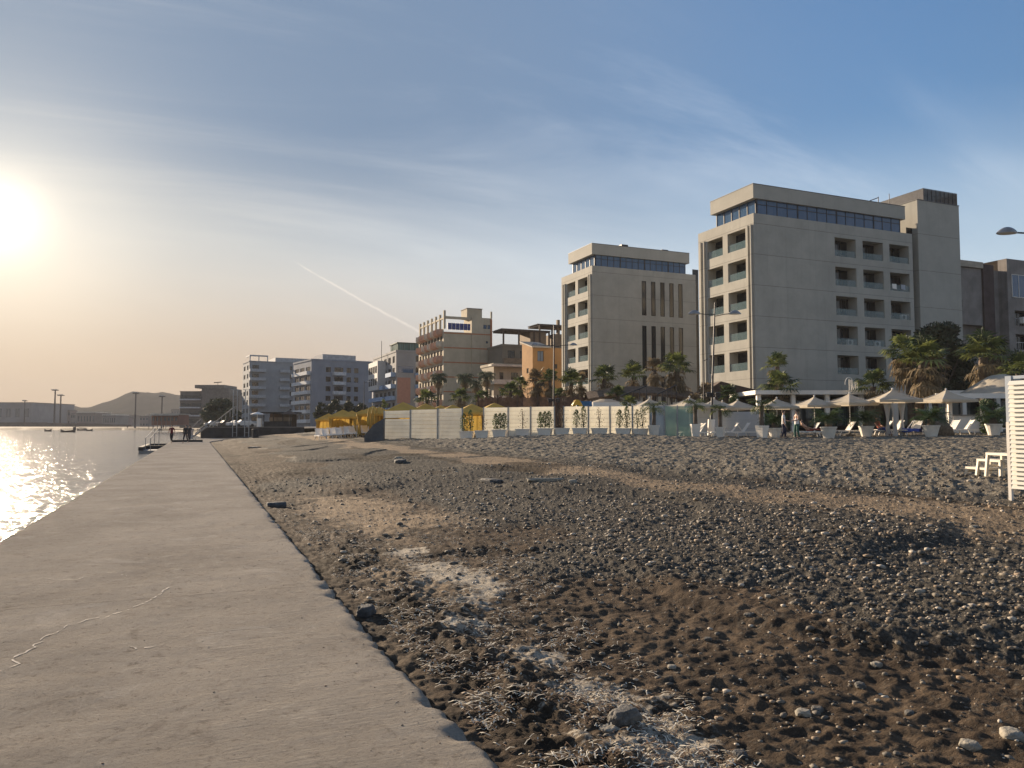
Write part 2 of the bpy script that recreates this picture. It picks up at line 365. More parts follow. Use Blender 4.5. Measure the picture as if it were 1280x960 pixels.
def detail(s, t, r):
    """relief added to the smooth beach, metres; and the zone masks"""
    w1 = fbm(s*.30, t*.30, 3, 40)
    # tan strip of open sand, wandering along the foot of the slope
    cx = 10.2+.7*perlin(t*.11, t*0+3.3, 50)+.5*w1
    wd = .75+.35*perlin(t*.09, t*0+9.1, 51)
    sand = np.exp(-((s-cx)/(wd*1.55))**2)*1.15*sstep(t, -3, 3)
    # big worn patch close to the pier plus scraps further off
    pa = np.exp(-(((s-3.3)+.12*(t-14))/1.25)**2-((t-15)/4.2)**2)
    pb = np.exp(-((s-2.6)/1.3)**2-((t-36)/5)**2)*.25+np.exp(-((s-3.5)/2.2)**2-((t-62)/7)**2)*.3
    pc = np.exp(-((s-2.2)/.9)**2-((t-9)/3)**2)*.55
    sand = np.clip(sand+(pa+pb+pc)*(1+.6*w1), 0, 1)
    sand = np.clip(sand+.45*sstep(s, 11.5, 16)*(w1*.5+.35)*sstep(s, 44, 30), 0, 1)
    nz = w1*.9
    grav = np.clip(sstep(s+nz*1.5, 3.6, 5.4)*(1-.25*sstep(s, 11, 13)), 0, 1)
    grav = np.clip(grav*(1-.55*sstep(t, 7.0, 3.5)*(1-sstep(s, 4.2, 6))), 0, 1)
    grav = np.maximum(grav, .8*sstep(t, 19, 24)*sstep(30.5, 24, 30)*0+.75*np.exp(-((t-23-.6*(s-2))/3.2)**2)*sstep(s, 1.2, 2)*(1-sstep(s, 5, 8)*.5))
    dry = np.exp(-((s-(1.9+.15*t*.5+.5*w1))/.55)**2)*sstep(t, 13.5, 9)*.75*(.5+.9*(perlin(s*1.3, t*1.3, 70)+.3))
    dry = np.clip(dry, 0, 1)
    near = sstep(r, 26, 12)
    # churned ground: lumps and footprints, cusped
    sx = s*.93+t*.36; tx = -s*.36+t*.93
    ra = s*.924-t*.383; fb = s*.383+t*.924
    fz = np.abs(fbm(ra*3.0+.7*w1, fb*10, 4, 80, .58))
    lum = (.5-fz)*.016*sstep(fbm(s*.7, t*.7, 2, 85), -.5, .35)
    foot = (np.abs(perlin(s*1.9, t*2.1, 90))-.25)*.10
    slope = sstep(s, 10.8, 13.0)
    a_l = (1-slope)*(.8-.55*sand)
    z = lum*a_l
    z = z+slope*(foot*.9+(.4-np.abs(perlin(s*5.2, t*5.4, 92)))*.045)
    z = z+.022*fbm(s*7, t*7, 2, 100)*(1-.5*sand)*sstep(r, 60, 30)
    heap = np.exp(-((s-1.95-.2*perlin(t*.8, t*0, 120))/.42)**2)*sstep(t, 15, 10)
    z = z+heap*(.05+.045*perlin(s*3, t*2.2, 121)+.05*np.abs(perlin(s*8, t*6, 122)))
    z = z+.05*w1
    # low scarp edges where the gravel bank ends
    z = z+.07*sstep(perlin(s*.25+3, t*.16, 130), .05, .16)*sstep(s, 2, 3.5)*(1-slope)
    # modelled stones
    g1, s1 = domes(s*18+2.0*perlin(s, t, 140), t*20, 150, .5)
    g2, s2 = domes(s*31, t*31, 160, .6)
    amp = grav*(1-.8*sand)*(1-.5*slope)
    gm = np.clip(amp*1.25-.35*(perlin(s*1.7, t*1.7, 170)+.2), 0, 1)
    z = z+(g1*.019*gm+g2*.015*np.clip(gm+.35, 0, 1))*near
    shade = np.where((g1*gm > .12), .03+.95*s1, np.where((g2*np.clip(gm+.25, 0, 1) > .12), .03+.8*s2, 0))*near
    return z, sand, grav, dry, shade

def build_beach():
    # polar grid round the pier's near end, dense where one stands close to the ground
    az = np.concatenate([np.linspace(R(-180), R(-16), 50)[:-1], np.linspace(R(-16), R(-6), 40)[:-1], np.linspace(R(-6), R(66), 1150)[:-1], np.linspace(R(66), R(180), 90)])
    inv = np.linspace(1/1.6, 1/24, 900); r1 = 1/inv
    r = np.concatenate([[.3, .8, 1.2], r1, np.arange(24.2, 62, .11), np.geomspace(62.5, 900, 120)])
    A, Rr = np.meshgrid(az, r); s = Rr*np.sin(A); t = Rr*np.cos(A)
    z0 = ground(s, t)
    dz, sand, grav, dry, st = detail(s.ravel(), t.ravel(), Rr.ravel())
    dz = dz.reshape(s.shape)
    land = sstep(s-coast(t), -.05, .25)*sstep(Rr, 1100, 300)
    dz = dz*(1-.6*sstep(Rr, 70, 200))
    z = z0+dz*land
    # keep clear of the pier top
    z = np.where((s < 1.45) & (t < 104), np.minimum(z, -.03), z)
    V = np.stack([s.ravel(), t.ravel(), z.ravel()], 1); nr, na = s.shape
    i = np.arange(nr-1)[:, None]*na+np.arange(na-1)[None]
    F = np.stack([i, i+1, i+na+1, i+na], -1).reshape(-1, 4)[:, ::-1]
    o = npmesh('beach', V, F, beach_mat())
    ca = o.data.color_attributes.new('zone', 'FLOAT_COLOR', 'POINT')
    ca.data.foreach_set('color', np.stack([sand, grav, dry, st], 1).astype(np.float32).ravel())
    sr, tr_, rr = s.ravel(), t.ravel(), Rr.ravel(); q1 = perlin(sr*.35, tr_*.16, 500)
    weed = .75*np.exp(-((sr-(9.0+.7*perlin(tr_*.13, tr_*0+2, 501)))/.35)**2)*sstep(perlin(tr_*.12, tr_*0+7, 502), -.1, .3)+.7*np.exp(-((sr-11.6-.5*perlin(tr_*.2, tr_*0+4, 503))/.3)**2)
    weed = weed+.75*sstep(q1, .22, .5)*(sr < 11)*sstep(rr, 6, 12)+.85*np.exp(-((sr-1.75)/.35)**2)*sstep(tr_, 9, 3)+.55*sstep(perlin(sr*.9, tr_*.6, 504), .25, .6)*(sr < 9)*(rr < 14)
    wa = o.data.attributes.new('weed', 'FLOAT', 'POINT'); wa.data.foreach_set('value', np.clip(weed, 0, 1).astype(np.float32))
    tag(o, kind='structure')
build_beach()
ICO = None
def ico(sub):
    import bmesh
    bm = bmesh.new(); bmesh.ops.create_icosphere(bm, subdivisions=sub, radius=1)
    v = np.array([x.co[:] for x in bm.verts]); f = np.array([[x.index for x in q.verts] for q in bm.faces]); bm.free(); return v, f
def full_z(s, t):
    s = np.atleast_1d(np.asarray(s, float)); t = np.atleast_1d(np.asarray(t, float))
    d = detail(s, t, np.hypot(s, t)); return ground(s, t)+d[0], d
def scatter_pebbles():
    n = 30000
    r = 2.2*np.exp(rng.random(n)*math.log(26/2.2)); a = R(-4)+rng.random(n)*R(68)
    s = r*np.sin(a); t = r*np.cos(a); z, d = full_z(s, t)
    gm = d[2]*(1-.8*d[1])+.22
    k = (s > 1.5) & (rng.random(n) < gm); s, t, z = s[k], t[k], z[k]; n = len(s)
    V0, F0 = ico(1); size = (.006+.020*rng.random(n)**4+.006*rng.random(n))*np.clip(np.hypot(s, t)/7, .8, 1.6)
    jit = 1+.28*(rng.random((n, len(V0), 1))-.5)
    sca = np.stack([1+.7*rng.random(n), .8+.4*rng.random(n), .45+.35*rng.random(n)], 1)
    P = V0[None]*jit*sca[:, None]*size[:, None, None]
    an = rng.random(n)*6.28; c, q = np.cos(an)[:, None], np.sin(an)[:, None]
    X = P[..., 0]*c-P[..., 1]*q+s[:, None]; Y = P[..., 0]*q+P[..., 1]*c+t[:, None]; Z = P[..., 2]+(z+size*.18)[:, None]
    V = np.stack([X, Y, Z], -1).reshape(-1, 3); F = (F0[None]+(np.arange(n)*len(V0))[:, None, None]).reshape(-1, 3)
    ms = [mat('pebble_slate', (.115, .10, .08), .7, .3, 30, .3, 60), mat('pebble_tan', (.27, .20, .135), .75, .3, 30, .3, 60), mat('pebble_pale', (.46, .40, .32), .7, .25, 30, .3, 60), mat('pebble_mid', (.20, .17, .13), .75, .3, 30, .3, 60)]
    mi = np.repeat(rng.choice(4, n, p=[.42, .2, .1, .28]), len(F0))
    o = npmesh('pebbles', V, F, ms, True, mi)
    tag(o, 'loose small grey and tan pebbles scattered over the beach', 'pebbles', kind='stuff')
scatter_pebbles()
def scatter_weed():
    n = 26000
    t = 2.2+14*rng.random(n)**1.5; w = perlin(t*.5, t*0+5.5, 200)
    s = 1.5+(.45+.22*t)*rng.random(n)**1.3+.15*w
    cl = perlin(s*2.0, t*2.0, 210)+.12; k = (rng.random(n) < np.clip(cl*2.5, .06, 1)) & (s > 1.45); s, t = s[k], t[k]; n = len(s)
    z, d = full_z(s, t)
    L = .012+.045*rng.random(n)**2.5; an = rng.random(n)*3.14+.2; wd = .0015+.0022*rng.random(n)
    dx = np.cos(an)*L; dy = np.sin(an)*L; nx = -np.sin(an)*wd; ny = np.cos(an)*wd; b = (rng.random(n)-.5)*L*.5
    zt = z+.004+.012*rng.random(n)
    V = []
    for f, e in ((-1, 0), (0, 1), (1, 0)):
        for sg in (-1, 1):
            V.append(np.stack([s+dx*f+nx*sg-np.sin(an)*b*e, t+dy*f+ny*sg+np.cos(an)*b*e, zt+e*.007], 1))
    V = np.stack(V, 1).reshape(-1, 3); F0 = np.array([[0, 2, 3, 1], [2, 4, 5, 3]])
    F = (F0[None]+(np.arange(n)*6)[:, None, None]).reshape(-1, 4)
    mi = np.repeat(rng.choice(2, n, p=[.42, .58]), 2)
    o = npmesh('dry_seaweed', V, F, [mat('weed_bleached', (.66, .60, .48), .8, .3, 20), mat('weed_brown', (.13, .075, .04), .8, .4, 20)], False, mi)
    tag(o, 'bleached and brown seaweed strands washed up along the pier side', 'seaweed', kind='stuff')
scatter_weed()
# ---- larger stones one can point at
def stone(px, py, size, label, m, cat='stone', sq=(1.2, 1, .6), group=None, rot=None):
    d = cam_dir(px, py); k = 1.0; zt = 0
    for _ in range(40):
        k = (zt-EYE)/d.z; x, y = d.x*k, d.y*k; zt = .5*zt+.5*float(full_z(x, y)[0][0])
    V0, F0 = ico(4); s0 = random.random()*99
    q = V0*np.array(sq)*size
    dn = fbm(V0[:, 0]*1.4+s0, V0[:, 1]*1.4+V0[:, 2]*1.1, 3, 7); q = q*(1+.22*dn)[:, None]
    q = q*(1+.05*fbm(V0[:, 0]*6+s0, V0[:, 1]*6+V0[:, 2]*5, 2, 8))[:, None]; q = np.clip(q, -size*np.array(sq)*.86, size*np.array(sq)*.80)
    q[:, 2] += size*sq[2]*.35
    o = npmesh('stone', q, F0, m, True); o.location = (x, y, zt); o.rotation_euler = (0, 0, rot if rot is not None else random.random()*6)
    return tag(o, label, cat, group)
SG = mat('stone_grey', (.12, .112, .098), .8, .35, 12, .6, 30); SD = mat('stone_dark', (.075, .075, .075), .8, .35, 12, .6, 30); SP = mat('stone_pale', (.30, .27, .215), .8, .25, 12, .6, 30)
stone(458, 768, .085, 'dark rounded rock wedged against the pier edge', SD, sq=(1.2, 1, .8))
stone(779, 902, .085, 'squarish grey block lying in dry seaweed', SG, sq=(1.35, .9, .75), rot=.3)
stone(345, 633, .16, 'low dark rock beside the pier edge where the gravel bank meets it', SD, sq=(1.5, 1, .5))
stone(762, 913, .05, 'pale flat chip beside the squarish grey block', SP, sq=(1.4, .9, .4))
stone(683, 601, .22, 'long pale driftwood-like lump on the dark gravel', SP, sq=(2.4, .5, .3), rot=-.3)
stone(716, 603, .10, 'small white stone just inland of the long pale lump', SP)
stone(498, 574, .16, 'white lump of rubble on the gravel below the white fence', SP)
stone(614, 603, .25, 'low black mound of weed on the dark gravel', SD, cat='weed mound', sq=(1.9, .8, .35))
stone(500, 578, .4, 'wide black heap of weed below the end of the white fence', SD, cat='weed mound', sq=(1.8, .7, .3))
stone(318, 560, .42, 'flat dark slab by the bend of the pier', SD, cat='slab', sq=(2.2, 1.0, .22), rot=1.2)
for (px, py, sz, lb, m) in [(1150, 742, .045, 'pale rounded stone low in the picture where the pebbles are biggest', SP), (1004, 893, .04, 'pale pointed stone alone on dark damp sand', SP), (1022, 888, .032, 'tan stone just right of the pale pointed stone', SG),
    (1265, 922, .06, 'bulky pale stone at the lower right corner', SP), (1213, 934, .045, 'round white stone near the lower right corner', SP), (1075, 858, .035, 'grey stone ringed by three small pebbles', SG), (1137, 893, .03, 'small grey stone above the round white one', SG),
    (1096, 832, .035, 'whitish oval stone on dark sand', SP), (1155, 805, .03, 'brownish wedge stone in damp sand', SG), (960, 746, .03, 'light stone in the middle of the pebbled sand', SP), (935, 770, .03, 'flat tan stone in the middle of the pebbled sand', SG),
    (1240, 700, .04, 'grey stone below the louvred screen', SG), (1010, 665, .045, 'pale stone at the lower edge of the tan sand strip', SP), (925, 945, .035, 'dark rounded stone at the bottom edge', SD), (1218, 660, .05, 'cream stone beneath the louvred screen', SP),
    (640, 835, .02, 'small bleached stone among white seaweed', SP), (840, 835, .03, 'chalky chip in a hollow of brown sand', SP), (885, 800, .03, 'rust tinted stone on brown sand', SG)]:
    stone(px, py, sz, lb, m, group='larger stones on the beach')

# ------------------------------------------------------------------ pier
def pier_mat():
    m = bpy.data.materials.new('pier_concrete'); m.use_nodes = True; N = NT(m.node_tree)
    tc = N.n('ShaderNodeTexCoord'); o = tc.outputs['Object']
    sp = N.n('ShaderNodeSeparateXYZ'); N.l(o, sp.inputs[0])
    n0 = N.noise(o, .55, 6, .6, .4); n1 = N.noise(o, 3.2, 8, .7); n2 = N.math('ADD', N.math('MULTIPLY', N.noise(o, 34, 6, .85), .6), N.math('MULTIPLY', N.noise(o, 150, 4, .8), .4))
    n4 = N.noise(o, 9, 7, .8, .3)
    n5 = N.noise(o, 1.3, 6, .7, .8)
    br = N.noise(N.mapping(o, (.55, 16, 1), (0, 0, R(4))), 2.2, 5, .6, .25)
    cc = N.mix(N.ramp(n0, .3, .7), (.36, .32, .268), (.46, .41, .345))
    cc = N.mix(N.ramp(n1, .48, .66, 0, .6), cc, (.42, .38, .325))
    cc = N.mix(N.ramp(n1, .40, .22, 0, .5), cc, (.15, .125, .10))
    cc = N.mix(N.ramp(n2, .52, .62, 0, .7), cc, (.46, .41, .345))
    cc = N.mix(N.ramp(n2, .47, .36, 0, .75), cc, (.10, .085, .068))
    cc = N.mix(N.ramp(n4, .54, .66, 0, .4), cc, (.56, .505, .43)); cc = N.mix(N.ramp(n4, .45, .36, 0, .5), cc, (.16, .135, .107))
    cc = N.mix(N.ramp(n5, .56, .66, 0, .35), cc, (.58, .53, .46)); cc = N.mix(N.ramp(n5, .40, .30, 0, .4), cc, (.20, .17, .138))
    # pale mortar-filled cracks, meandering across and along
    wv = N.n('ShaderNodeVectorMath', operation='ADD')
    nc = N.n('ShaderNodeTexNoise'); N.l(o, nc.inputs['Vector']); nc.inputs['Scale'].default_value = 1.1; nc.inputs['Detail'].default_value = 6
    scn = N.n('ShaderNodeVectorMath', operation='SCALE'); N.l(nc.outputs['Color'], scn.inputs[0]); scn.inputs['Scale'].default_value = 1.2
    N.l(o, wv.inputs[0]); N.l(scn.outputs[0], wv.inputs[1])
    vo = N.n('ShaderNodeTexVoronoi', feature='DISTANCE_TO_EDGE'); N.l(wv.outputs[0], vo.inputs['Vector']); vo.inputs['Scale'].default_value = .19
    ck = N.ramp(vo.outputs['Distance'], .0, .006, 1, 0)
    ck = N.math('MULTIPLY', ck, N.ramp(n0, .42, .6, 1, .15))
    cc = N.mix(N.math('MULTIPLY', ck, .15), cc, (.42, .38, .32))
    # casting joints every few metres
    fj = N.math('FRACT', N.math('DIVIDE', N.math('ADD', sp.outputs[1], N.math('MULTIPLY', n1, .06)), 5.3))
    jt = N.math('LESS_THAN', N.math('ABSOLUTE', N.math('SUBTRACT', fj, .5)), .0011)
    cc = N.mix(N.math('MULTIPLY', jt, .5), cc, (.09, .08, .07))
    p = N.n('ShaderNodeBsdfPrincipled'); N.l(cc, p.inputs['Base Color']); p.inputs['Roughness'].default_value = 1.0
    p.inputs['Specular IOR Level'].default_value = .0
    inl = N.ramp(sp.outputs[0], -1.2, .8, .15, 1.0)
    h = N.math('ADD', N.math('MULTIPLY', N.math('MULTIPLY', br, inl), .9), N.math('MULTIPLY', n2, 1.5))
    h = N.math('ADD', h, N.math('MULTIPLY', n1, .9)); h = N.math('ADD', h, N.math('MULTIPLY', n4, 1.2)); h = N.math('SUBTRACT', h, N.math('MULTIPLY', ck, .1)); h = N.math('SUBTRACT', h, N.math('MULTIPLY', jt, .5))
    b = N.n('ShaderNodeBump'); b.inputs['Strength'].default_value = 1.0; b.inputs['Distance'].default_value = .019
    N.l(h, b.inputs['Height']); N.l(b.outputs[0], p.inputs['Normal'])
    out = N.n('ShaderNodeOutputMaterial'); N.l(p.outputs[0], out.inputs[0]); return m
PM = pier_mat()
def build_pier():
    t = np.concatenate([np.linspace(-4, 1.5, 30), np.geomspace(1.55, 101, 700)]); ns = 90
    u = np.linspace(0, 1, ns); T, U = np.meshgrid(t, u, indexing='ij')
    k = sstep(T, 84, 101)
    L = -2.5+.03*perlin(T*.8, T*0+1, 300)+.02*perlin(T*4, T*0+2, 301)+2.5*k
    Rr = 1.27+.025*perlin(T*1.1, T*0+5, 302)+.014*perlin(T*9, T*0+5, 303)-.035*np.clip(perlin(T*3.3, T*0+8, 304)-.25, 0, 1)*3+k*1.8+.10*sstep(T, 5.5, 3)
    S = L+(Rr-L)*U
    z = .006*fbm(S*1.5, T*1.5, 3, 310)+.0015*np.sin(T*0)
    edge = np.minimum(U, 1-U)*(3.77)
    z = z-.014*sstep(edge, .035, 0)-.07*np.clip(perlin(S*7, T*4, 312)-.05, 0, 1)*sstep(edge, .16, 0)
    top = np.stack([S, T, z], -1)
    lo = top.copy()[:, [0, -1]]; lo[..., 2] = -1.6
    V = np.concatenate([lo[:, :1], top, lo[:, 1:]], 1); nt, nn = V.shape[:2]
    i = np.arange(nt-1)[:, None]*nn+np.arange(nn-1)[None]; F = np.stack([i, i+1, i+nn+1, i+nn], -1).reshape(-1, 4)
    o = npmesh('pier', V.reshape(-1, 3), F, PM, False); tag(o, kind='structure')
    me = o.data; sm = np.ones(len(F), bool).reshape(nt-1, nn-1); sm[:, 0] = False; sm[:, -1] = False
    me.polygons.foreach_set('use_smooth', sm.ravel())
    # head of the pier, turning inland to the quay
    mb = MB(); mb.add([(0, 101, 0), (3.07, 101, 0), (8.5, 104.5, 0), (16, 108.2, 0), (16, 111, 0), (0, 111, 0)], [(0, 1, 2, 3, 4, 5)])
    for a, b in (((3.07, 101), (8.5, 104.5)), ((8.5, 104.5), (16, 108.2)), ((0, 111), (0, 101))):
        mb.add([(a[0], a[1], 0), (b[0], b[1], 0), (b[0], b[1], -1.6), (a[0], a[1], -1.6)], [(0, 1, 2, 3)])
    tag(mb.build('pier_head', PM), kind='structure')
build_pier()
def pier_cracks():
    m = mat('crack_filler', (.47, .42, .355), .95, .2, 9, .4, 40); random.seed(77)
    for pts, wd in [([(18, 727), (62, 722), (95, 724), (128, 716), (165, 721), (205, 718), (250, 717), (300, 713)], .012), ([(0, 842), (22, 822), (52, 800), (78, 785), (108, 775), (140, 772), (166, 762), (180, 748), (196, 740), (216, 728)], .02),
                    ([(232, 684), (270, 680), (318, 681), (352, 676)], .010), ([(155, 806), (170, 812), (190, 810), (214, 806)], .035), ([(205, 806), (222, 798), (240, 792)], .010), ([(0, 925), (20, 918), (44, 911)], .006)]:
        P = []
        for px, py in pts: d = cam_dir(px, py); k = -EYE/d.z; P.append(Vector((d.x*k, d.y*k, 0)))
        Q = []
        for a, b in zip(P, P[1:]):
            n = max(2, int((b-a).length/.04)); Q += [a.lerp(b, i/n) for i in range(n)]
        off = 0; V = []
        for i, q in enumerate(Q):
            d = (Q[min(i+1, len(Q)-1)]-Q[max(i-1, 0)]).normalized(); nn = Vector((-d.y, d.x, 0)); off = off*.82+random.uniform(-.03, .03); w = wd*random.uniform(.05, 1.2)*min(1, i/6+.1, (len(Q)-i)/6)
            c = q+nn*off; z = float(.006*fbm(np.array([c.x*1.5]), np.array([c.y*1.5]), 3, 310)[0])+.0035
            V += [(c.x+nn.x*w/2, c.y+nn.y*w/2, z), (c.x-nn.x*w/2, c.y-nn.y*w/2, z)]
        b = MB(); b.add(V, [(2*i, 2*i+1, 2*i+3, 2*i+2) for i in range(len(Q)-1) if random.random() > .22]); tag(b.build('pier_crack_line', m), kind='structure')
pier_cracks()
def pier_grit():
    n = 1500; t = 2.0+22*rng.random(n)**1.6; e = rng.random(n)**2.2; s = 1.24-e*3.4; V0, F0 = ico(1)
    size = .0015+.005*rng.random(n)**4; z = .006*fbm(s*1.5, t*1.5, 3, 310)-.014*sstep(1.27-s, .035, 0)
    P = V0[None]*(1+.3*(rng.random((n, len(V0), 1))-.5))*size[:, None, None]*np.array([1.3, 1, .6]); P = P+np.stack([s, t, z+size*.3], 1)[:, None]
    F = (F0[None]+(np.arange(n)*len(V0))[:, None, None]).reshape(-1, 3)
    o = npmesh('grit', P.reshape(-1, 3), F, [MATS['pebble_mid'], MATS['pebble_pale'], MATS['weed_brown']], True, np.repeat(rng.choice(3, n), len(F0)))
    tag(o, 'fine grit and crumbs of weed blown onto the pier', 'grit', kind='stuff')
pier_grit()
# ------------------------------------------------------------------ sea
def build_sea():
    m = bpy.data.materials.new('sea_water'); m.use_nodes = True; N = NT(m.node_tree)
    tc = N.n('ShaderNodeTexCoord'); o = tc.outputs['Object']
    p = N.n('ShaderNodeBsdfPrincipled'); p.inputs['Base Color'].default_value = (.11, .105, .10, 1); p.inputs['Roughness'].default_value = .12
    p.inputs['IOR'].default_value = 1.36; p.inputs['Specular IOR Level'].default_value = .6
    a = N.noise(N.mapping(o, (1, .55, 1), (0, 0, R(20))), .9, 5, .6, .6)
    b = N.noise(N.mapping(o, (1, .6, 1), (0, 0, R(-15))), 4.2, 5, .65, .4)
    c = N.noise(o, .12, 3, .5)
    h = N.math('ADD', N.math('MULTIPLY', a, 1.0), N.math('MULTIPLY', b, .28)); h = N.math('ADD', h, c)
    bp = N.n('ShaderNodeBump'); bp.inputs['Strength'].default_value = .9; bp.inputs['Distance'].default_value = .18
    N.l(h, bp.inputs['Height']); N.l(bp.outputs[0], p.inputs['Normal'])
    out = N.n('ShaderNodeOutputMaterial'); N.l(p.outputs[0], out.inputs[0])
    mb = MB(); mb.add([(-1850, -800, -.5), (1.2, -800, -.5), (1.2, 104, -.5), (4, 170, -.5), (40, 900, -.5), (40, 2200, -.5), (-1850, 2200, -.5)], [(0, 1, 2, 3, 4, 5, 6)])
    tag(mb.build('sea', m), kind='structure')
build_sea()
#PART2
# ------------------------------------------------------------------ hills and far shore
def hills():
    px = np.linspace(-900, 1500, 260)
    prof = np.interp(px, [-900, -300, 0, 40, 56, 75, 92, 105, 122, 140, 155, 166, 180, 190, 205, 225, 260, 300, 340, 420, 560, 700, 1500],
                     [512, 508, 509, 509, 508, 505, 507, 510, 506, 502, 495, 489, 489, 492, 488, 491, 487, 489, 497, 505, 500, 508, 512])
    q = np.linspace(0, 1, 40); V = []
    for v in q:
        D = 1150+900*v
        env = sstep(np.array(v), 0, .45)*(1-.7*sstep(np.array(v), .5, 1))
        h = (533-prof)*1555/950*env*(1+.10*fbm(px*.02, v*6+px*0, 4, 400))+2*fbm(px*.08, v*20+px*0, 3, 410)*env
        u = (px-640)/950*D; V.append(np.stack([u*math.cos(YAW)+D*math.sin(YAW), -u*math.sin(YAW)+D*math.cos(YAW), h+.2-3*(1-sstep(np.array(v), 0, .05))], 1))
    V = np.concatenate(V); n = len(px); i = np.arange(39)[:, None]*n+np.arange(n-1)[None]
    F = np.stack([i, i+1, i+n+1, i+n], -1).reshape(-1, 4)
    m = mat('hill_scrub', (.04, .045, .03), 1.0, .5, .02, 0, 1, spec=0.0, c2=(.055, .055, .04))
    tag(npmesh('hills', V, F, m), kind='structure')
    # low coastal land carrying the port
    pts = [(-900, 560), (40, 560), (120, 540), (175, 430), (235, 330), (262, 220), (420, 260), (1500, 260)]
    mb = MB(); top = []
    def cp(px, D, z): u = (px-640)/950*D; return (u*math.cos(YAW)+D*math.sin(YAW), -u*math.sin(YAW)+D*math.cos(YAW), z)
    near = [cp(a, b, .6) for a, b in pts]; far = [cp(a, 1250, .6) for a, b in pts]; k = len(pts)
    low = [cp(a, b, -2) for a, b in pts]
    mb.add(near+far+low, [(i, i+1, k+i+1, k+i) for i in range(k-1)]+[(2*k+i, 2*k+i+1, i+1, i) for i in range(k-1)])
    tag(mb.build('land', mat('far_land', (.16, .13, .09), .95, .3, .05)), kind='structure')
hills()
def place(px, D, z=0): u = (px-640)/950*D; return (u*math.cos(YAW)+D*math.sin(YAW), -u*math.sin(YAW)+D*math.cos(YAW), z)
CONC = mat('weathered_concrete', (.22, .2, .18), .85, .2, .5, .3, 6); DARKM = mat('dark_metal', (.05, .05, .055), .5, .2, 4, metal=.6)
GREYM = mat('galvanised', (.32, .33, .34), .45, .15, 5, metal=.7); WHITEP = mat('white_paint', (.84, .79, .71), .55, .06, 2)
# breakwater
mb = MB(); P = [place(-700, 535), place(60, 532), place(128, 520), place(165, 470)]
for i in range(3):
    a = Vector(P[i]); b = Vector(P[i+1]); mb.add([(a.x, a.y, -1), (b.x, b.y, -1), (b.x, b.y, 4.4-i*.9), (a.x, a.y, 4.9-i*.9), (a.x, a.y+14, 4.9-i*.9), (b.x, b.y+14, 4.4-i*.9)], [(0, 1, 2, 3), (3, 2, 5, 4)])
tag(mb.build('breakwater', mat('breakwater_stone', (.13, .10, .08), .95, .3, .2)), 'long dark breakwater wall across the harbour water', 'breakwater')
def mast(px, D, ytop, label, w=1.6, floods=True, yb=529):
    x, y, _ = place(px, D, 0); h = (533-ytop)*D/950+EYE; t = thing('floodlight_mast', label, 'mast', (x, y, .6), -YAW)
    MB().tube([(0, 0, 0), (0, 0, h-.6)], [w*.32, w*.2], 8).build('pole', DARKM, t)
    if floods:
        b = MB(); b.box(-w*1.1, w*1.1, -.5, .5, h-1.6, h-1.1); b.build('platform', DARKM, t)
        f = MB(); [f.box(-w*1.1+i*w*.55, -w*1.1+i*w*.55+w*.3, -.9, -.5, h-1.1, h-.6) for i in range(4)]; f.build('floodlight', GREYM, t)
for a in [(68.5, 520, 486.5, 'taller of two floodlight masts standing on the breakwater', 2.0), (75.8, 530, 493, 'shorter of two floodlight masts standing on the breakwater', 2.0), (31, 600, 500, 'small mast rising behind the long port warehouse', 1.6),
          (169.5, 420, 490, 'thin mast in front of the hill peak', 1.5), (202.5, 430, 494, 'thin mast between the hill peak and the flat-roofed block', 1.5)]: mast(*a)
def simple_house(name, label, px0, px1, D, ytop, d, colr, roof=None, rows=0, cat='building', group=None, nwin=6, z0=.6):
    x0, y0, _ = place(px0, D); w = (px1-px0)/950*D; h = (533-ytop)*D/950+EYE-z0
    t = thing(name, label, cat, (x0, y0, z0), -YAW, group)
    cm = mat('wall_'+name+'_%d' % int(px0*7+900), colr, .9, .15, .1, streak=.3)
    MB().box(0, w, 0, d, 0, h).build('wall', cm, t)
    r = MB(); r.box(-.4, w+.4, -.4, d+.4, h+.003, h+.4); r.build('roof', roof or CONC, t)
    if rows:
        for k in range(rows):
            b = MB(); zz = h*(k+.42)/rows
            for j in range(nwin): xx = w*(j+.25)/nwin; b.box(xx, xx+w/nwin*.5, -.06, .1, zz, zz+h/rows*.35)
            b.build('window', glassmat('far_glass'), t)
    return t
simple_house('warehouse', 'long pale port warehouse at the left edge behind the breakwater', -190, 39.5, 610, 503.5, 60, (.30, .28, .27), rows=1, nwin=20)
simple_house('warehouse', 'low flat port shed with a pale roof edge left of the hill', 97, 119, 560, 516, 22, (.22, .19, .17), WHITEP, rows=1)
simple_house('warehouse', 'small shed with a bright roof line at the foot of the hill', 129, 145, 540, 519, 18, (.24, .22, .2), WHITEP, rows=1)
for i, (a, b, c, D, lb) in enumerate([(42, 50, 514, 640, 'small pale house beside the long warehouse'), (52, 60, 511, 650, 'pale square house left of the two floodlight masts'), (80, 88, 513, 660, 'small port block right of the floodlight masts'), (89, 95, 517, 640, 'tiny block beside the low flat shed'),
        (120, 128, 521, 600, 'low hut between the two bright-roofed sheds'), (146, 158, 522, 560, 'grey hut row at the foot of the hill'), (160, 168, 519, 700, 'small house on the lower hill slope'), (175, 186, 521, 520, 'grey house right of the thin mast'), (208, 214, 517, 640, 'small pale house half way up the slope'), (214, 224, 512, 720, 'house below the ridge beside the grey hotel block')]):
    simple_house('far_house', lb, a, b, D, c, 10, (.24+.02*(i % 3), .22, .2), rows=2, nwin=3, group='small houses along the far shore')
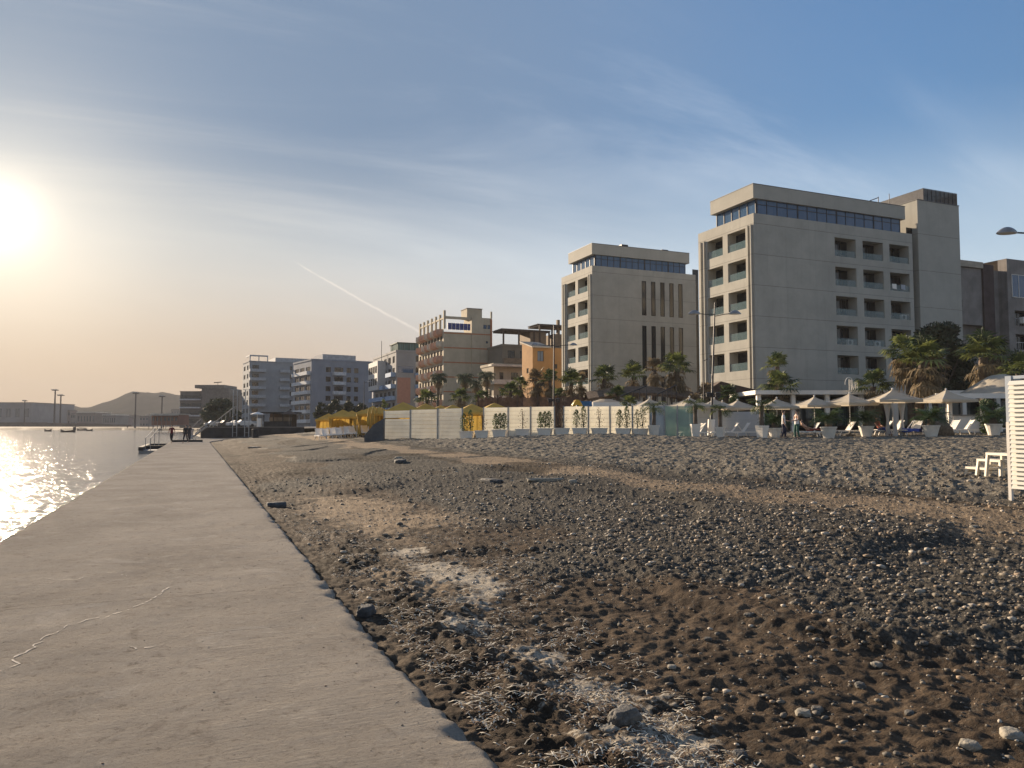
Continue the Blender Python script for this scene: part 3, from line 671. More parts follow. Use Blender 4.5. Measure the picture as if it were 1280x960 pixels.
# red roofed waterfront restaurant
t = simple_house('beach_restaurant', 'low restaurant with red brick front and flat cream roof near the far beach', 190, 223, 270, 518.5, 9, (.30, .15, .11), mat('cream_roof', (.5, .45, .38)), rows=1, nwin=7, z0=2.0)
b = MB(); [b.bar((.5+i*1.5, -3, -1.5), (.5+i*1.5, -3, 3.4), .15) for i in range(6)]; b.build('post', CONC, t)
b = MB(); b.box(-.6, 9.8, -3.4, -.42, 3.4, 3.65); b.build('awning', mat('cream_roof'), t)
# boats
def boat(px, py, L, label, canopy=False):
    d = cam_dir(px, py); k = (-.5-EYE)/d.z; t = thing('boat', label, 'boat', (d.x*k, d.y*k, -.5), -YAW)
    V = []; n = 9
    for i in range(n):
        x = (i/(n-1)-.5)*L; w = (1-abs(2*i/(n-1)-1)**2.6)*L*.14+.05; sh = .35+.5*abs(2*i/(n-1)-1)**2.5
        V += [(x, -w, sh+.25), (x, 0, -.1), (x, w, sh+.25)]
    F = []
    for i in range(n-1): a = i*3; F += [(a, a+1, a+4, a+3), (a+1, a+2, a+5, a+4), (a, a+3, a+5, a+2)]
    MB().add(V, F).build('hull', mat('boat_dark', (.06, .05, .05), .6), t)
    b = MB(); b.bar((-L*.2, -.4, .6), (-L*.2, .4, .6), .12, .06); b.bar((L*.15, -.4, .6), (L*.15, .4, .6), .12, .06); b.build('seat', CONC, t)
    if canopy:
        b = MB(); b.box(L*.36, L*.5, -.3, .3, .7, 1.9); b.build('cabin', mat('boat_dark'), t)
        MB().bar((L*.47, 0, 1.9), (L*.52, 0, 2.7), .1).build('mast', DARKM, t)
boat(85, 540.3, 5.4, 'dark open boat with a raised prow moored in the harbour', True); boat(60, 539.3, 3, 'tiny dark rowing boat left of the raised prow boat'); boat(102, 538.2, 4.6, 'flat dark boat just beyond the raised prow boat'); boat(111.5, 538.7, 3.2, 'dark boat furthest to the right among the moored boats')

# ------------------------------------------------------------------ buildings
def pt(side, c, u, z, d): return (u, c+d, z) if side == 'F' else (c+d, u, z)
def facade(mb, side, c, u0, u1, z0, z1, ops, depth, mi=0, back=True):
    us = sorted({u0, u1, *[o[0] for o in ops], *[o[1] for o in ops]}); zs = sorted({z0, z1, *[o[2] for o in ops], *[o[3] for o in ops]})
    for a, b in zip(us, us[1:]):
        for e, g in zip(zs, zs[1:]):
            m_, n_ = (a+b)/2, (e+g)/2
            if any(o[0] < m_ < o[1] and o[2] < n_ < o[3] for o in ops): continue
            mb.add([pt(side, c, a, e, 0), pt(side, c, b, e, 0), pt(side, c, b, g, 0), pt(side, c, a, g, 0)], [(0, 1, 2, 3)], mi)
    for (a, b, e, g) in ops:
        q = [(a, e), (b, e), (b, g), (a, g)]
        f = [pt(side, c, u, z, 0) for u, z in q]+[pt(side, c, u, z, depth) for u, z in q]
        fs = [(0, 1, 5, 4), (1, 2, 6, 5), (2, 3, 7, 6), (3, 0, 4, 7)]
        if back: fs.append((4, 5, 6, 7))
        mb.add(f, fs, mi)
def sbox(mb, side, c, ua, ub, za, zb, da, db, mi=0):
    p = pt(side, c, ua, za, da); q = pt(side, c, ub, zb, db)
    return mb.box(min(p[0], q[0]), max(p[0], q[0]), min(p[1], q[1]), max(p[1], q[1]), za, zb, mi)
GL = glassmat('window_glass', (.006, .008, .010), .025, .12); GL2 = glassmat('blue_glass', (.045, .10, .19), .03, .05); FR = mat('dark_frame', (.03, .03, .035), .5)
RAILG = mat('balcony_glass', (.20, .30, .31), .08, .1, 1, alpha=.30, spec=.8)
def window(t, side, c, ua, ub, za, zb, d, glass=None, frame=None, nv=2, fw=.06, name='window'):
    b = MB(); fm = frame or FR
    sbox(b, side, c, ua, ub, za, za+fw, d-.05, d+.02); sbox(b, side, c, ua, ub, zb-fw, zb, d-.05, d+.02)
    for i in range(nv+1):
        u = ua+(ub-ua-fw)*i/nv; sbox(b, side, c, u, u+fw, za+fw, zb-fw, d-.05, d+.02)
    w = b.build(name, fm, t)
    g = MB(); g.add([pt(side, c, ua, za, d), pt(side, c, ub, za, d), pt(side, c, ub, zb, d), pt(side, c, ua, zb, d)], [(0, 1, 2, 3)]); g.build('pane', glass or GL, w)
    return w
def shell(mb, w, d, h, mi=0, roof=True, z0=0):
    mb.add([(w, 0, z0), (w, d, z0), (w, d, h), (w, 0, h)], [(0, 1, 2, 3)], mi); mb.add([(0, d, z0), (w, d, z0), (w, d, h), (0, d, h)], [(0, 1, 2, 3)], mi)
    if roof: mb.add([(0, 0, h), (w, 0, h), (w, d, h), (0, d, h)], [(0, 1, 2, 3)], mi)
CREAM = (.41, .39, .335)
def hotel(name, label, x0, y0, z0, w, d, bal_front, slits, tower, pz=3.32):
    t = thing(name, label, 'hotel', (x0, y0, z0))
    cm = cladmat('hotel_wall', CREAM, pz, 9.54-7.42-.1+z0*0, .016, .4, .11)
    top = 24.35-z0
    # left face balconies (sea side), two columns
    rows = [(7.62-z0+pz*i, 9.75-z0+pz*i) for i in range(5)]
    lo = [(1.35, 4.35, a, b) for a, b in rows]+[(5.2, 8.0, a, b) for a, b in rows]
    mb = MB(); facade(mb, 'L', 0, 0, d, 0, top, lo, 1.25)
    fo = []
    if bal_front: fo = [(c, c+3.15, 7.42-z0+pz*i, 9.54-z0+pz*i) for c in (11.3, 15.5, 19.65) for i in range(5)]
    sl = [(8.15+1.58*k, 8.9+1.58*k, a-z0, b-z0) for k in range(5) for a, b in ((17.7, 22.75), (9.6, 16.2), (5.2, 8.9))] if slits else []
    facade(mb, 'F', 0, 0, w, 0, top, fo, 1.35) if fo else facade(mb, 'F', 0, 0, w, 0, top, sl, .05)
    shell(mb, w, d, top)
    # pilasters flanking the sea-side balconies
    for u in (.25, .75, 8.35, 9.0): mb.box(-.22, -.003, u, u+.16, 1.0, top-1.2)
    mb.build('wall', cm, t)
    for (a, b, e, g) in lo:
        window(t, 'L', 0, a+.05, b-.05, e+.02, g-.06, 1.2, nv=2, name='balcony_door')
        r = MB(); sbox(r, 'L', 0, a+.02, b-.02, e+.02, e+.85, .08, .11); r.build('glass_rail', RAILG, t)
    for k, (a, b, e, g) in enumerate(fo):
        window(t, 'F', 0, a+.05, b-.05, e+.02, g-.05, 1.3, nv=3, name='balcony_door')
        r = MB(); sbox(r, 'F', 0, a+.02, b-.02, e+.02, e+.72, .08, .11); r.build('glass_rail', RAILG, t)
    for (a, b, e, g) in sl: window(t, 'F', 0, a, b, e, g, .03, nv=1, name='slit_window')
    # recessed glazed top storey and its oversailing roof slab
    px0, py0, pd = .35, .25, d*.68
    pw = w-1.6
    band = MB(); band.box(px0+.2, pw, py0, py0+pd, top+.003, top+1.62); wb = band.build('penthouse_window', GL2, t)
    fr = MB(); n = 15
    for i in range(n+1):
        u = px0+.2+(pw-px0-.3)*i/n; fr.box(u, u+(.18 if i % 4 == 0 else .07), py0-.04, py0-.002, top+.003, top+1.62)
    fr.box(px0+.2, pw, py0-.04, py0-.002, top+1.05, top+1.11)
    for i in range(6): fr.box(px0+.15, px0+.198, py0+pd*i/5, py0+pd*i/5+.1, top+.003, top+1.62)
    fr.build('frame', FR, wb)
    rf = MB(); rf.box(-.03, pw+.5, -.04, py0+pd+.45, top+1.623, top+3.15); rf.build('roof', mat('hotel_roof_band', CREAM, .85, .07, .4, .3, 9, streak=.2), t)
    cp = MB(); cp.box(-.06, pw+.53, -.07, py0+pd+.48, top+3.153, top+3.22); cp.build('coping', mat('grey_metal_coping', (.12, .12, .12), .6), t)
    for (u, v, s) in ((w*.5, 2.5, .5), (w*.62, 3.5, .35)) if bal_front else ((w*.36, 2.5, .5), (w*.78, 3, .5)):
        c = MB(); c.box(u, u+1.1, v, v+1, top+3.223, top+3.33+s+.35); c.build('roof_vent', DARKM, t)
    gap = MB(); gap.add([(w, .8, 0), (w+1.1, .8, 0), (w+1.1, .8, top+1), (w, .8, top+1)], [(0, 1, 2, 3)]); gap.build('gap_sheet', GL, t)  # dark glassy sheet closing the gap past the end wall
    if tower:
        tw = MB(); tw.box(w+1.0, w+8.1, 0, 8.5, 0, 28.6-z0); tw.build('stair_tower', cladmat('tower_wall', CREAM, 4.4, 1.2, .012), t)
        tc_ = MB(); tc_.box(w+.95, w+8.15, -.05, 8.55, 28.603-z0, 28.69-z0); tc_.build('tower_coping', mat('grey_metal_coping'), t)
        sc_ = MB(); z = 28.69-z0
        for i in range(9): u = w+2.2+i*.72; sc_.box(u, u+.05, .1, .15, z, z+1.5)
        sc_.box(w+2.2, w+8.0, .1, .15, z+1.45, z+1.5); sc_.box(w+2.2, w+8.0, .1, .15, z+.7, z+.74)
        sc_.box(w+2.2, w+2.25, .15, 7, z, z+1.5); sc_.box(w+7.95, w+8.0, .15, 7, z, z+1.5)
        s_ = sc_.build('roof_screen', DARKM, t)
        g = MB(); g.box(w+2.26, w+7.94, .152, .17, z, z+1.44); g.build('screen_panel', mat('dark_mesh_panel', (.06, .055, .05), .6, .3, 3, alpha=.82), s_)
        MB().tube([(w-1.2, 2, top+3.2), (w-1.2, 2, top+5.3)], .04).build('mast', DARKM, t); an = MB(); an.tube([(w-5, 2, top+3.8), (w-3, 2, top+4.6)], .05); an.tube([(w-3, 2, top+3.3), (w-3, 2, top+4.7)], .05); an.build('antenna', DARKM, t)
    return t
hotel('beach_hotel', 'large cream hotel with five rows of balconies and a taller stair tower', 54.4, 64, 1.3, 23.4, 9.7, True, False, True)
hotel('beach_hotel', 'cream hotel with tall slit windows, half hidden behind the larger hotel', 51.2, 94, 1.5, 17.6, 9.8, False, True, False)
# things on the balconies of the big hotel
def aircon(x, y, z, label):
    t = thing('air_conditioner', label, 'air conditioner', (x, y, z)); MB().box(-.4, .4, -.15, .15, 0, .6).build('casing', WHITEP, t)
    g = MB(); g.lathe([(.22, 0), (.22, .02)], 14); o = g.build('fan_grille', DARKM, t); o.rotation_euler = (R(90), 0, 0); o.location = (-.1, -.152, .3)
for x, r, lb in [(54.4+13.7, 1, 'white air conditioner on the first column balcony one above the bottom row'), (54.4+17.9, 1, 'white air conditioner on the middle column balcony one above the bottom row'), (54.4+22.2, 2, 'small white unit on the third column balcony two above the bottom')]:
    aircon(x, 64.5, 7.46+3.32*r, lb)
def towel(x, z, label, m):
    b = MB(); b.add([(0, 0, 0), (.7, 0, 0), (.7, -.02, -.6), (0, -.03, -.55), (0, .05, .02), (.7, .05, .02)], [(0, 1, 2, 3), (0, 1, 5, 4)]); o = b.build('towel', m); o.location = (x, 64.05, z); tag(o, label, 'towel')
towel(54.4+20.0, 7.42+3.32*3+.8, 'white towel hung over the glass rail, third column of the big hotel', WHITEP); towel(54.4+21.4, 7.42+3.32*3+.8, 'grey towel hung beside the white one on the same balcony rail', mat('grey_towel', (.4, .42, .45)))

# --- orange and cream hotel with scalloped balconies
def orange_hotel():
    x0, y0, z0 = 48.7, 156, 1.6; w, d = 11.0, 19.8; H = 25.4-z0; pz = 3.17
    t = thing('balcony_hotel', 'tall cream hotel striped with orange bands and stacked rounded balconies', 'hotel', (x0, y0, z0))
    wm = mat('cream_plaster', (.47, .41, .30), .9, .12, .3, .3, 4, streak=.3); om = mat('orange_band', (.42, .17, .08), .85, .1)
    flo = [21.8-z0-pz*i for i in range(7)]
    lo = [(1.0+2.35*i, 2.6+2.35*i, z+.1-pz+.4, z-.5) for i in range(8) for z in flo[:-1]]+[(1.0+2.35*i, 2.6+2.35*i, flo[0]+.12, flo[0]+.8) for i in range(8)]
    mb = MB(); facade(mb, 'L', 0, 0, d, 0, flo[0]+.9, lo, .25)
    fo = [(9.0, 9.8, 23.0-z0, 23.9-z0), (9.95, 10.7, 23.0-z0, 23.9-z0), (9.6, 10.1, 19.8-z0, 20.3-z0)]
    facade(mb, 'F', 0, 0, 6.3, 0, flo[0]+.2, [], .2); facade(mb, 'F', -.25, 6.3, w, 0, H, fo, .2)
    mb.add([(6.3, 0, 0), (6.3, -.25, 0), (6.3, -.25, H), (6.3, 0, H)], [(0, 1, 2, 3)]); mb.add([(w, -.25, 0), (w, d, 0), (w, d, flo[0]), (w, -.25, flo[0])], [(0, 1, 2, 3)])
    mb.add([(0, d, 0), (w, d, 0), (w, d, flo[0]+.9), (0, d, flo[0]+.9)], [(0, 1, 2, 3)]); mb.add([(0, 0, flo[0]+.2), (w, 0, flo[0]+.2), (w, d, flo[0]+.2), (0, d, flo[0]+.2)], [(0, 1, 2, 3)])
    mb.add([(6.3, -.25, H), (w, -.25, H), (w, 5, H), (6.3, 5, H)], [(0, 1, 2, 3)]); mb.add([(w, -.25, flo[0]), (w, 5, flo[0]), (w, 5, H), (w, -.25, H)], [(0, 1, 2, 3)]); mb.add([(6.3, 5, flo[0]), (w, 5, flo[0]), (w, 5, H), (6.3, 5, H)], [(0, 1, 2, 3)]); mb.add([(6.3, 0, flo[0]), (6.3, 5, flo[0]), (6.3, 5, H), (6.3, 0, H)], [(0, 1, 2, 3)])
    mb.build('wall', wm, t)
    bd = MB()
    for z in flo[:6]: bd.box(.02, 6.28, -.06, -.003, z-.18, z+.05); bd.box(6.32, w+.02, -.31, -.253, z-.18, z+.05)
    bd.box(w-.4, w+.06, -.34, -.312, 0, H-.2); bd.build('orange_trim', om, t)
    for o_ in fo: window(t, 'F', -.25, *o_, .15, glass=GL2)
    for o_ in lo: window(t, 'L', 0, *o_, .2, nv=2)
    for i in range(8):
        for z in [flo[0]+2.6]+flo[:-1]:
            u = 1.8+2.35*i; zf = z-pz+.25; b = MB(); n = 7; V = []
            for zz, q in ((zf-.35, .55), (zf, 1.0), (zf+.5, 1.06), (zf+1.15, 1.0)):
                for j in range(n):
                    a = math.pi*j/(n-1); V.append((-.003-math.sin(a)*1.15*q, u-math.cos(a)*.98*q, zz))
            F = [(k*n+j, k*n+j+1, (k+1)*n+j+1, (k+1)*n+j) for k in range(3) for j in range(n-1)]+[tuple(range(n)), tuple(range(n, 2*n))]
            b.add(V, F); b.build('balcony', mat('balcony_orange', (.52, .30, .20), .85, .1) if (i*2+int(z)) % 5 > 1 else mat('balcony_cream', (.55, .48, .38)), t)
            if (i*3+int(z)) % 2: l = MB(); l.box(-.99, -.97, u-.4, u+.4, zf+.35, zf+1.05); l.build('hanging_laundry', mat('cloth_white', (.62, .58, .52)), t)
    # rooftop colonnade along the sea side and its cross beam
    for i in range(7):
        c = MB(); u = .15+i*3.2; c.box(.05, .5, u, u+.45, flo[0]+.9, H+(.35 if i else .9)+.35); c.build('roof_column', wm, t)
    c = MB(); c.box(.12, .42, .62, d, H-.55, H-.2); c.build('roof_beam', wm, t)
    c = MB(); c.box(.55, 6.28, .05, .5, H-.55, H+.0); c.build('roof_beam', wm, t)
    c = MB(); c.box(.9, 6.1, .1, .22, 22.55-z0, 23.95-z0); c.build('blue_terrace_screen', mat('blue_screen', (.03, .05, .20), .6, .5, 2.5), t)
    c = MB(); [c.box(.9+i*.9, .98+i*.9, .02, .09, 22.4-z0, 24.1-z0) for i in range(6)]; c.build('terrace_rail', WHITEP, t)
    c = MB(); c.box(5.5, 9.0, .6, 4.6, H, H+2.0); s = c.build('lift_house', wm, t); c = MB(); c.box(5.4, 9.1, .5, 4.7, H+2.003, H+2.15); c.build('lift_house_roof', CONC, s)
    c = MB(); c.box(w-.25, w+.1, -.2, .1, H, H+1.5); c.build('roof_post', wm, t)
orange_hotel()

def block(name, label, cat, x0, y0, z0, w, d, h, yaw, wallc, fspec, lspec, balc=None, slab=None, roofm=None, mats_extra=None, wm=None, parapet=.4, glass=None, rail='solid', railm=None):
    """plain block; fspec/lspec = (column ranges, row ranges); balc = list of (side,u0,u1,z,out,height)"""
    t = thing(name, label, cat, (x0, y0, z0), yaw)
    wm = wm or mat('plaster_%02d%02d%02d' % tuple(int(v*99) for v in wallc), wallc, .9, .12, .25, .3, 4, streak=.3)
    fo = [(a, b, e, g) for a, b in fspec[0] for e, g in fspec[1]]; lo = [(a, b, e, g) for a, b in lspec[0] for e, g in lspec[1]]
    mb = MB(); facade(mb, 'F', 0, 0, w, 0, h, fo, .22); facade(mb, 'L', 0, 0, d, 0, h, lo, .22); shell(mb, w, d, h); mb.build('wall', wm, t)
    for o_ in fo: window(t, 'F', 0, *o_, .17, glass=glass)
    for o_ in lo: window(t, 'L', 0, *o_, .17, glass=glass)
    r = MB(); r.box(-.15, w+.15, -.15, d+.15, h+.003, h+parapet); r.build('roof', roofm or wm, t)
    for (sd, a, b, z, out, hh) in balc or []:
        q = MB(); sbox(q, sd, 0, a, b, z-.16, z, -out, -.003); s_ = q.build('balcony', slab or WHITEP, t)
        q = MB()
        if rail == 'solid': sbox(q, sd, 0, a, b, z+.003, z+hh, -out, -out+.1); sbox(q, sd, 0, a, a+.1, z+.003, z+hh, -out+.102, -.004); sbox(q, sd, 0, b-.1, b, z+.003, z+hh, -out+.102, -.004)
        else:
            sbox(q, sd, 0, a, b, z+hh-.06, z+hh, -out, -out+.05)
            k = max(2, int((b-a)/.35))
            for i in range(k+1): u = a+(b-a-.03)*i/k; sbox(q, sd, 0, u, u+.03, z+.003, z+hh-.06, -out, -out+.03)
        q.build('rail', railm or slab or WHITEP, s_)
    return t
rows = lambda z0, pz, n, a, b: [(z0+pz*i+a, z0+pz*i+b) for i in range(n)]
# blue-grey apartment block
BL = (.22, .245, .29)
t = block('apartment_block', 'blue-grey apartment block with a central stack of balconies', 'apartment block', 32.5, 241, 1.5, 20, 19, 20.6, R(-10)*-1,
      BL, ([(4.6, 6.2), (11.4, 12.8), (13.9, 15.3)], rows(1.2, 3.0, 6, .9, 2.5)), ([(1.0, 5.5), (7.0, 11.5), (12.5, 17)], rows(1.2, 3.0, 6, .4, 2.5)),
      [('F', 6.8, 10.8, 1.3+3*i, 1.2, .9) for i in range(6)]+[('L', .6, 6.0, 1.3+3*i, 1.3, .95) for i in range(6)]+[('L', 6.6, 17.5, 1.3+3*i, 1.1, .95) for i in range(6)], slab=mat('slab_white', (.52, .54, .56)), parapet=.5)
b = MB(); b.box(4.5, 15.5, 3, 12, 21.1, 23); b.build('roof_house', mat('plaster_pale', (.4, .4, .4)), t)
for i in range(6):
    b = MB(); sbox(b, 'F', 0, 7.4, 10.2, 2.0+3*i-.4, 2.0+3*i+1.7, -.03, -.005); b.build('balcony_door', GL, t)
# pale grey block further along
t = block('apartment_block', 'pale grey apartment block with stacked balconies and a framed roof terrace', 'apartment block', 16.9, 285, 1.5, 25, 14, 23.2, R(6),
      (.27, .29, .31), ([(1, 3.2), (14.2, 15.0), (19.5, 20.3), (22, 24)], rows(1.0, 3.1, 7, .9, 2.4)), ([(2, 5), (8, 12)], rows(1.0, 3.1, 7, .8, 2.4)),
      [('F', 0, 5.5, 1.1+3.1*i, 1.4, .9) for i in range(7)]+[('F', 10.5, 14, 1.1+3.1*i, 1.2, .9) for i in range(7)]+[('F', 15.5, 18.5, 1.1+3.1*i, 1.0, .9) for i in range(7)], slab=mat('slab_grey', (.36, .38, .40)), parapet=.3)
b = MB()
for x in (0, 3, 6): b.box(x, x+.35, 0, .35, 23.5, 25.1)
b.box(0, 6.4, 0, .35, 25.103, 25.6); b.box(0, .35, .352, 8, 25.103, 25.6); b.build('terrace_frame', mat('slab_grey'), t)
b = MB(); b.add([(12, 2, 23.6), (14.5, 2, 23.6), (14.3, 3.5, 25.2), (12.4, 3.5, 25.2)], [(0, 1, 2, 3)]); b.tube([(13.3, 3.4, 23.5), (13.3, 3.4, 25)], .06); b.build('solar_heater', DARKM, t)
b = MB(); b.box(9, 25.2, .3, 13, 23.5, 25.0); b.build('roof_house', mat('slab_grey'), t)
# block with pink panel and green glass rooftop
t = block('apartment_block', 'grey apartment block with a salmon pink wall panel and green glass roof pavilion', 'apartment block', 48.3, 196.5, 1.5, 12, 28, 19.8, 0,
      (.27, .27, .27), ([(5.3, 6.3)], rows(.8, 3.1, 6, .8, 2.6)), ([(1.5, 4), (6, 9), (11, 14), (16, 19), (21, 25)], rows(.8, 3.1, 6, .7, 2.5)),
      [('L', 8, 26, 1.0+3.1*i, 1.8, .95) for i in range(4)]+[('L', .5, 7, 1.0+3.1*i, 1.3, .95) for i in range(5)]+[('F', 5, 7.2, 1.0+3.1*i, 1.0, .9) for i in range(5)], slab=mat('slab_blue', (.20, .30, .45)), parapet=.5)
b = MB(); b.box(.35, 3.9, -.05, -.003, 6.2, 13.0); b.build('pink_panel', mat('salmon_render', (.36, .185, .135), .9, .08), t)
b = MB(); b.box(.5, 4.6, -.06, -.003, 14.3, 16.0); b.build('grey_window_band', GL2, t)
b = MB(); b.box(-2.3, -.004, 12, 24, 10.3, 18.3); o = b.build('oriel', mat('white_render', (.52, .51, .49), .8, .06), t)
for k in range(2):
    for j in range(4): window(o, 'L', -2.3, 13+2.8*j, 14.8+2.8*j, 11.6+3.4*k, 13.6+3.4*k, -.04, name='pane_frame')
b = MB(); b.box(.6, 10, 1, 9, 20.35, 22.2); b.build('glass_pavilion', glassmat('green_glass', (.03, .09, .07), .1), t)
b = MB(); b.box(.3, 10.4, .6, 9.4, 22.203, 22.45); b.box(.6, .72, .85, .99, 20.3, 22.2); [b.box(.6+i*1.5, .7+i*1.5, .88, .99, 20.3, 22.2) for i in range(1, 7)]; b.build('pavilion_roof', mat('green_dark', (.05, .08, .06)), t)
b = MB(); b.tube([(-1, 13, 18.3), (-1, 13, 24)], .07); b.build('antenna', DARKM, t)
# far grey hotel block with white banded windows
x, y, _ = place(225, 300)
t = block('grey_hotel', 'distant grey hotel of two joined blocks with white banded windows', 'hotel', x, y, 1.0, 9, 12, 14.2, -YAW, (.17, .155, .14), ([(.3, 8.7)], rows(1.5, 3.2, 4, .5, 1.9)), ([(1, 11)], rows(1.5, 3.2, 4, .6, 2)),
          [('F', 0, 8.2, 1.5+3.2*i, .6, .35) for i in range(1, 4)], slab=mat('slab_white'), parapet=.3)
b = MB(); b.box(9.02, 20, -1.5, 12, 0, 15.6); b.build('wall', mat('plaster_171514', (.17, .155, .14)), t); b = MB(); b.box(6.5, 18, -2, 12, 15.603, 16.9); b.build('roof', mat('plaster_191715', (.2, .18, .16)), t)
b = MB(); b.box(20.02, 23, 1, 12, 0, 12.8); b.build('wing', mat('plaster_171514'), t); b = MB(); b.tube([(14, 2, 16.9), (14, 2, 18.3)], .1); b.bar((12.5, 2, 18), (15.5, 2, 18.2), .3); b.build('antenna', DARKM, t)
for r_ in range(3): window(t, 'F', -1.5, 16.5, 17.5, 4+3.3*r_, 5.3+3.3*r_, -.02)
# orange house
t = thing('orange_house', 'ochre orange house with a steep lean-to roof', 'house', (53, 118.7, 1.6))
om = mat('ochre_plaster', (.40, .22, .085), .9, .12, .4, .3, 4, streak=.2); od = mat('ochre_dark', (.25, .115, .05), .9, .12)
mb = MB(); facade(mb, 'F', 0, 0, 5.6, 0, 13.6, [(.9, 2.1, 11.2, 13.0), (.9, 2.3, 6.9, 7.9), (4.2, 4.7, 10.0, 10.8)], .2); facade(mb, 'L', 0, 0, 4.6, 0, 11.6, [(1.7, 2.6, 9.2, 10.1)], .2); shell(mb, 5.6, 4.6, 13.6)
mb.add([(0, 0, 11.6), (0, 0, 13.6), (0, 4.6, 14.6), (0, 4.6, 11.6)], [(0, 1, 2, 3)]); mb.build('wall', om, t)
window(t, 'F', 0, .9, 2.1, 11.2, 13.0, .15, glass=GL2); window(t, 'F', 0, .9, 2.3, 6.9, 7.9, .15); window(t, 'F', 0, 4.2, 4.7, 10.0, 10.8, .15); window(t, 'L', 0, 1.7, 2.6, 9.2, 10.1, .15)
b = MB(); b.add([(-.3, -.4, 13.5), (3.4, -.4, 13.5), (3.4, 5, 14.9), (-.3, 5, 14.9), (-.3, -.4, 13.7), (3.4, -.4, 13.7), (3.4, 5, 15.1), (-.3, 5, 15.1)], [(0, 1, 2, 3), (4, 5, 6, 7), (0, 1, 5, 4), (3, 0, 4, 7), (1, 2, 6, 5)]); b.build('roof', mat('pale_tile', (.42, .36, .28)), t)
b = MB(); b.box(5.62, 8.5, 0, 4.6, 0, 10.6); b.build('annex', od, t)
# white balconied villa
t = block('balcony_villa', 'cream three-storey villa with curved white balconies beside the orange house', 'house', 52.3, 135.4, 1.6, 6.4, 7, 11.6, 0, (.36, .31, .235), ([(1.2, 2.0), (3.6, 5.0)], rows(1.6, 3.2, 3, .5, 2.4)), ([(1, 2.4), (3.6, 5)], rows(1.6, 3.2, 3, .6, 2.2)),
          [('F', -.6, 6.2, 2.0+3.1*i, 1.6, .7) for i in range(3)]+[('L', .2, 5.8, 2.0+3.1*i, 1.3, .7) for i in range(3)], slab=mat('villa_white', (.55, .50, .42)), parapet=.5)
b = MB(); b.box(-1.2, 6.6, -1.9, -.16, 11.4, 11.75); b.build('roof_canopy', mat('villa_white'), t)
# large brown block with timber pergolas behind
t = block('terraced_block', 'brownish terraced block with timber roof pergolas behind the orange house', 'apartment block', 58.3, 146, 1.6, 18, 8.5, 16.6, 0, (.20, .165, .12), ([(1.2, 2.8), (4, 5.2), (8, 9.5), (12, 13.4)], rows(4, 3.2, 4, .6, 2.2)), ([], []),
          [('F', 0, 6.5, 13.2, 1.2, .9), ('F', 0, 10, 10, 1.5, .9)], slab=mat('brown_render', (.22, .15, .09)), parapet=.5)
b = MB(); b.box(6.5, 10.2, .3, 7, 17.1, 20); b.box(12, 17, .3, 7, 17.1, 19.8); b.build('roof_house', mat('brown_render'), t)
for (a, c_, z, lb) in ((.2, 11, 20.0, 0), (8.5, 17.5, 21.4, 0)):
    b = MB(); b.box(a, c_, 0, 6, z, z+.25); [b.box(a+i*(c_-a-.3)/3, a+.3+i*(c_-a-.3)/3, .1, .4, 17.1, z) for i in range(4)]; [b.box(a-.3, c_+.3, .5+.8*i, .7+.8*i, z+.253, z+.45) for i in range(7)]; b.build('pergola', mat('dark_timber', (.09, .06, .045), .85, .3, 3), t)
b = MB(); b.box(13.2, 13.8, 1, 1.6, 19.8, 23); b.build('chimney', mat('brown_render'), t)
# weathered block at the right edge
t = thing('old_block', 'weathered grey apartment block at the right edge behind the palms', 'apartment block', (88.6, 66.9, 1.4))
wm = mat('old_plaster', (.25, .225, .205), .9, .2, .5, .4, 4, streak=.55)
mb = MB(); facade(mb, 'F', 0, 0, 8.2, 0, 20.6, [(.4, 1.3, 15.4, 16.3), (5.7, 7.2, 11.5, 12.6), (.6, 5, 10.6, 13.2)], .9)
ro = [(9.4, 13.2, 4.0+3.1*i, 6.0+3.1*i) for i in range(4)]+[(15.0, 17.5, 4.0+3.1*i, 6.2+3.1*i) for i in range(5)]
facade(mb, 'F', -1.2, 8.2, 22, 0, 22, ro, 1.1); mb.add([(8.2, 0, 0), (8.2, -1.2, 0), (8.2, -1.2, 22), (8.2, 0, 22)], [(0, 1, 2, 3)]); mb.add([(0, 0, 0), (0, 10, 0), (0, 10, 20.6), (0, 0, 20.6)], [(0, 1, 2, 3)])
mb.add([(0, 0, 20.6), (8.2, 0, 20.6), (8.2, 10, 20.6), (0, 10, 20.6)], [(0, 1, 2, 3)]); mb.add([(8.2, -1.2, 22), (22, -1.2, 22), (22, 10, 22), (8.2, 10, 22)], [(0, 1, 2, 3)]); mb.build('wall', wm, t)
b = MB(); b.box(5.0, 7.0, -.25, -.003, 2, 21.2); b.build('stained_pier', mat('stained_brown', (.09, .065, .06), .9, .3, .6), t)
for i in range(4): window(t, 'F', -1.2, 9.6, 13, 4.05+3.1*i, 5.95+3.1*i, 1.0)
for i in range(5): window(t, 'F', -1.2, 15.1, 17.4, 4.05+3.1*i, 6.1+3.1*i, 1.0)
window(t, 'F', -1.2, 9.0, 12.9, 17.0, 20.0, -.03, glass=GL2, frame=WHITEP, nv=3, name='enclosed_balcony'); window(t, 'F', 0, .42, 1.28, 15.4, 16.3, .5)
b = MB(); [b.bar((9.4, -1.25, 4.9+3.1*i), (13.2, -1.25, 4.9+3.1*i), .06) for i in range(4)]; [b.bar((9.4+.4*j, -1.25, 4.05+3.1*i), (9.4+.4*j, -1.25, 4.9+3.1*i), .03) for i in range(4) for j in range(10)]; b.build('rail', GREYM, t)
b = MB(); b.box(10.2, 11.3, -1.75, -1.21, 13.6, 14.4); b.build('air_unit', WHITEP, t)
b = MB(); b.box(0, 5, -.3, 9, 20.61, 21.4); b.build('roof', mat('pale_tile'), t)
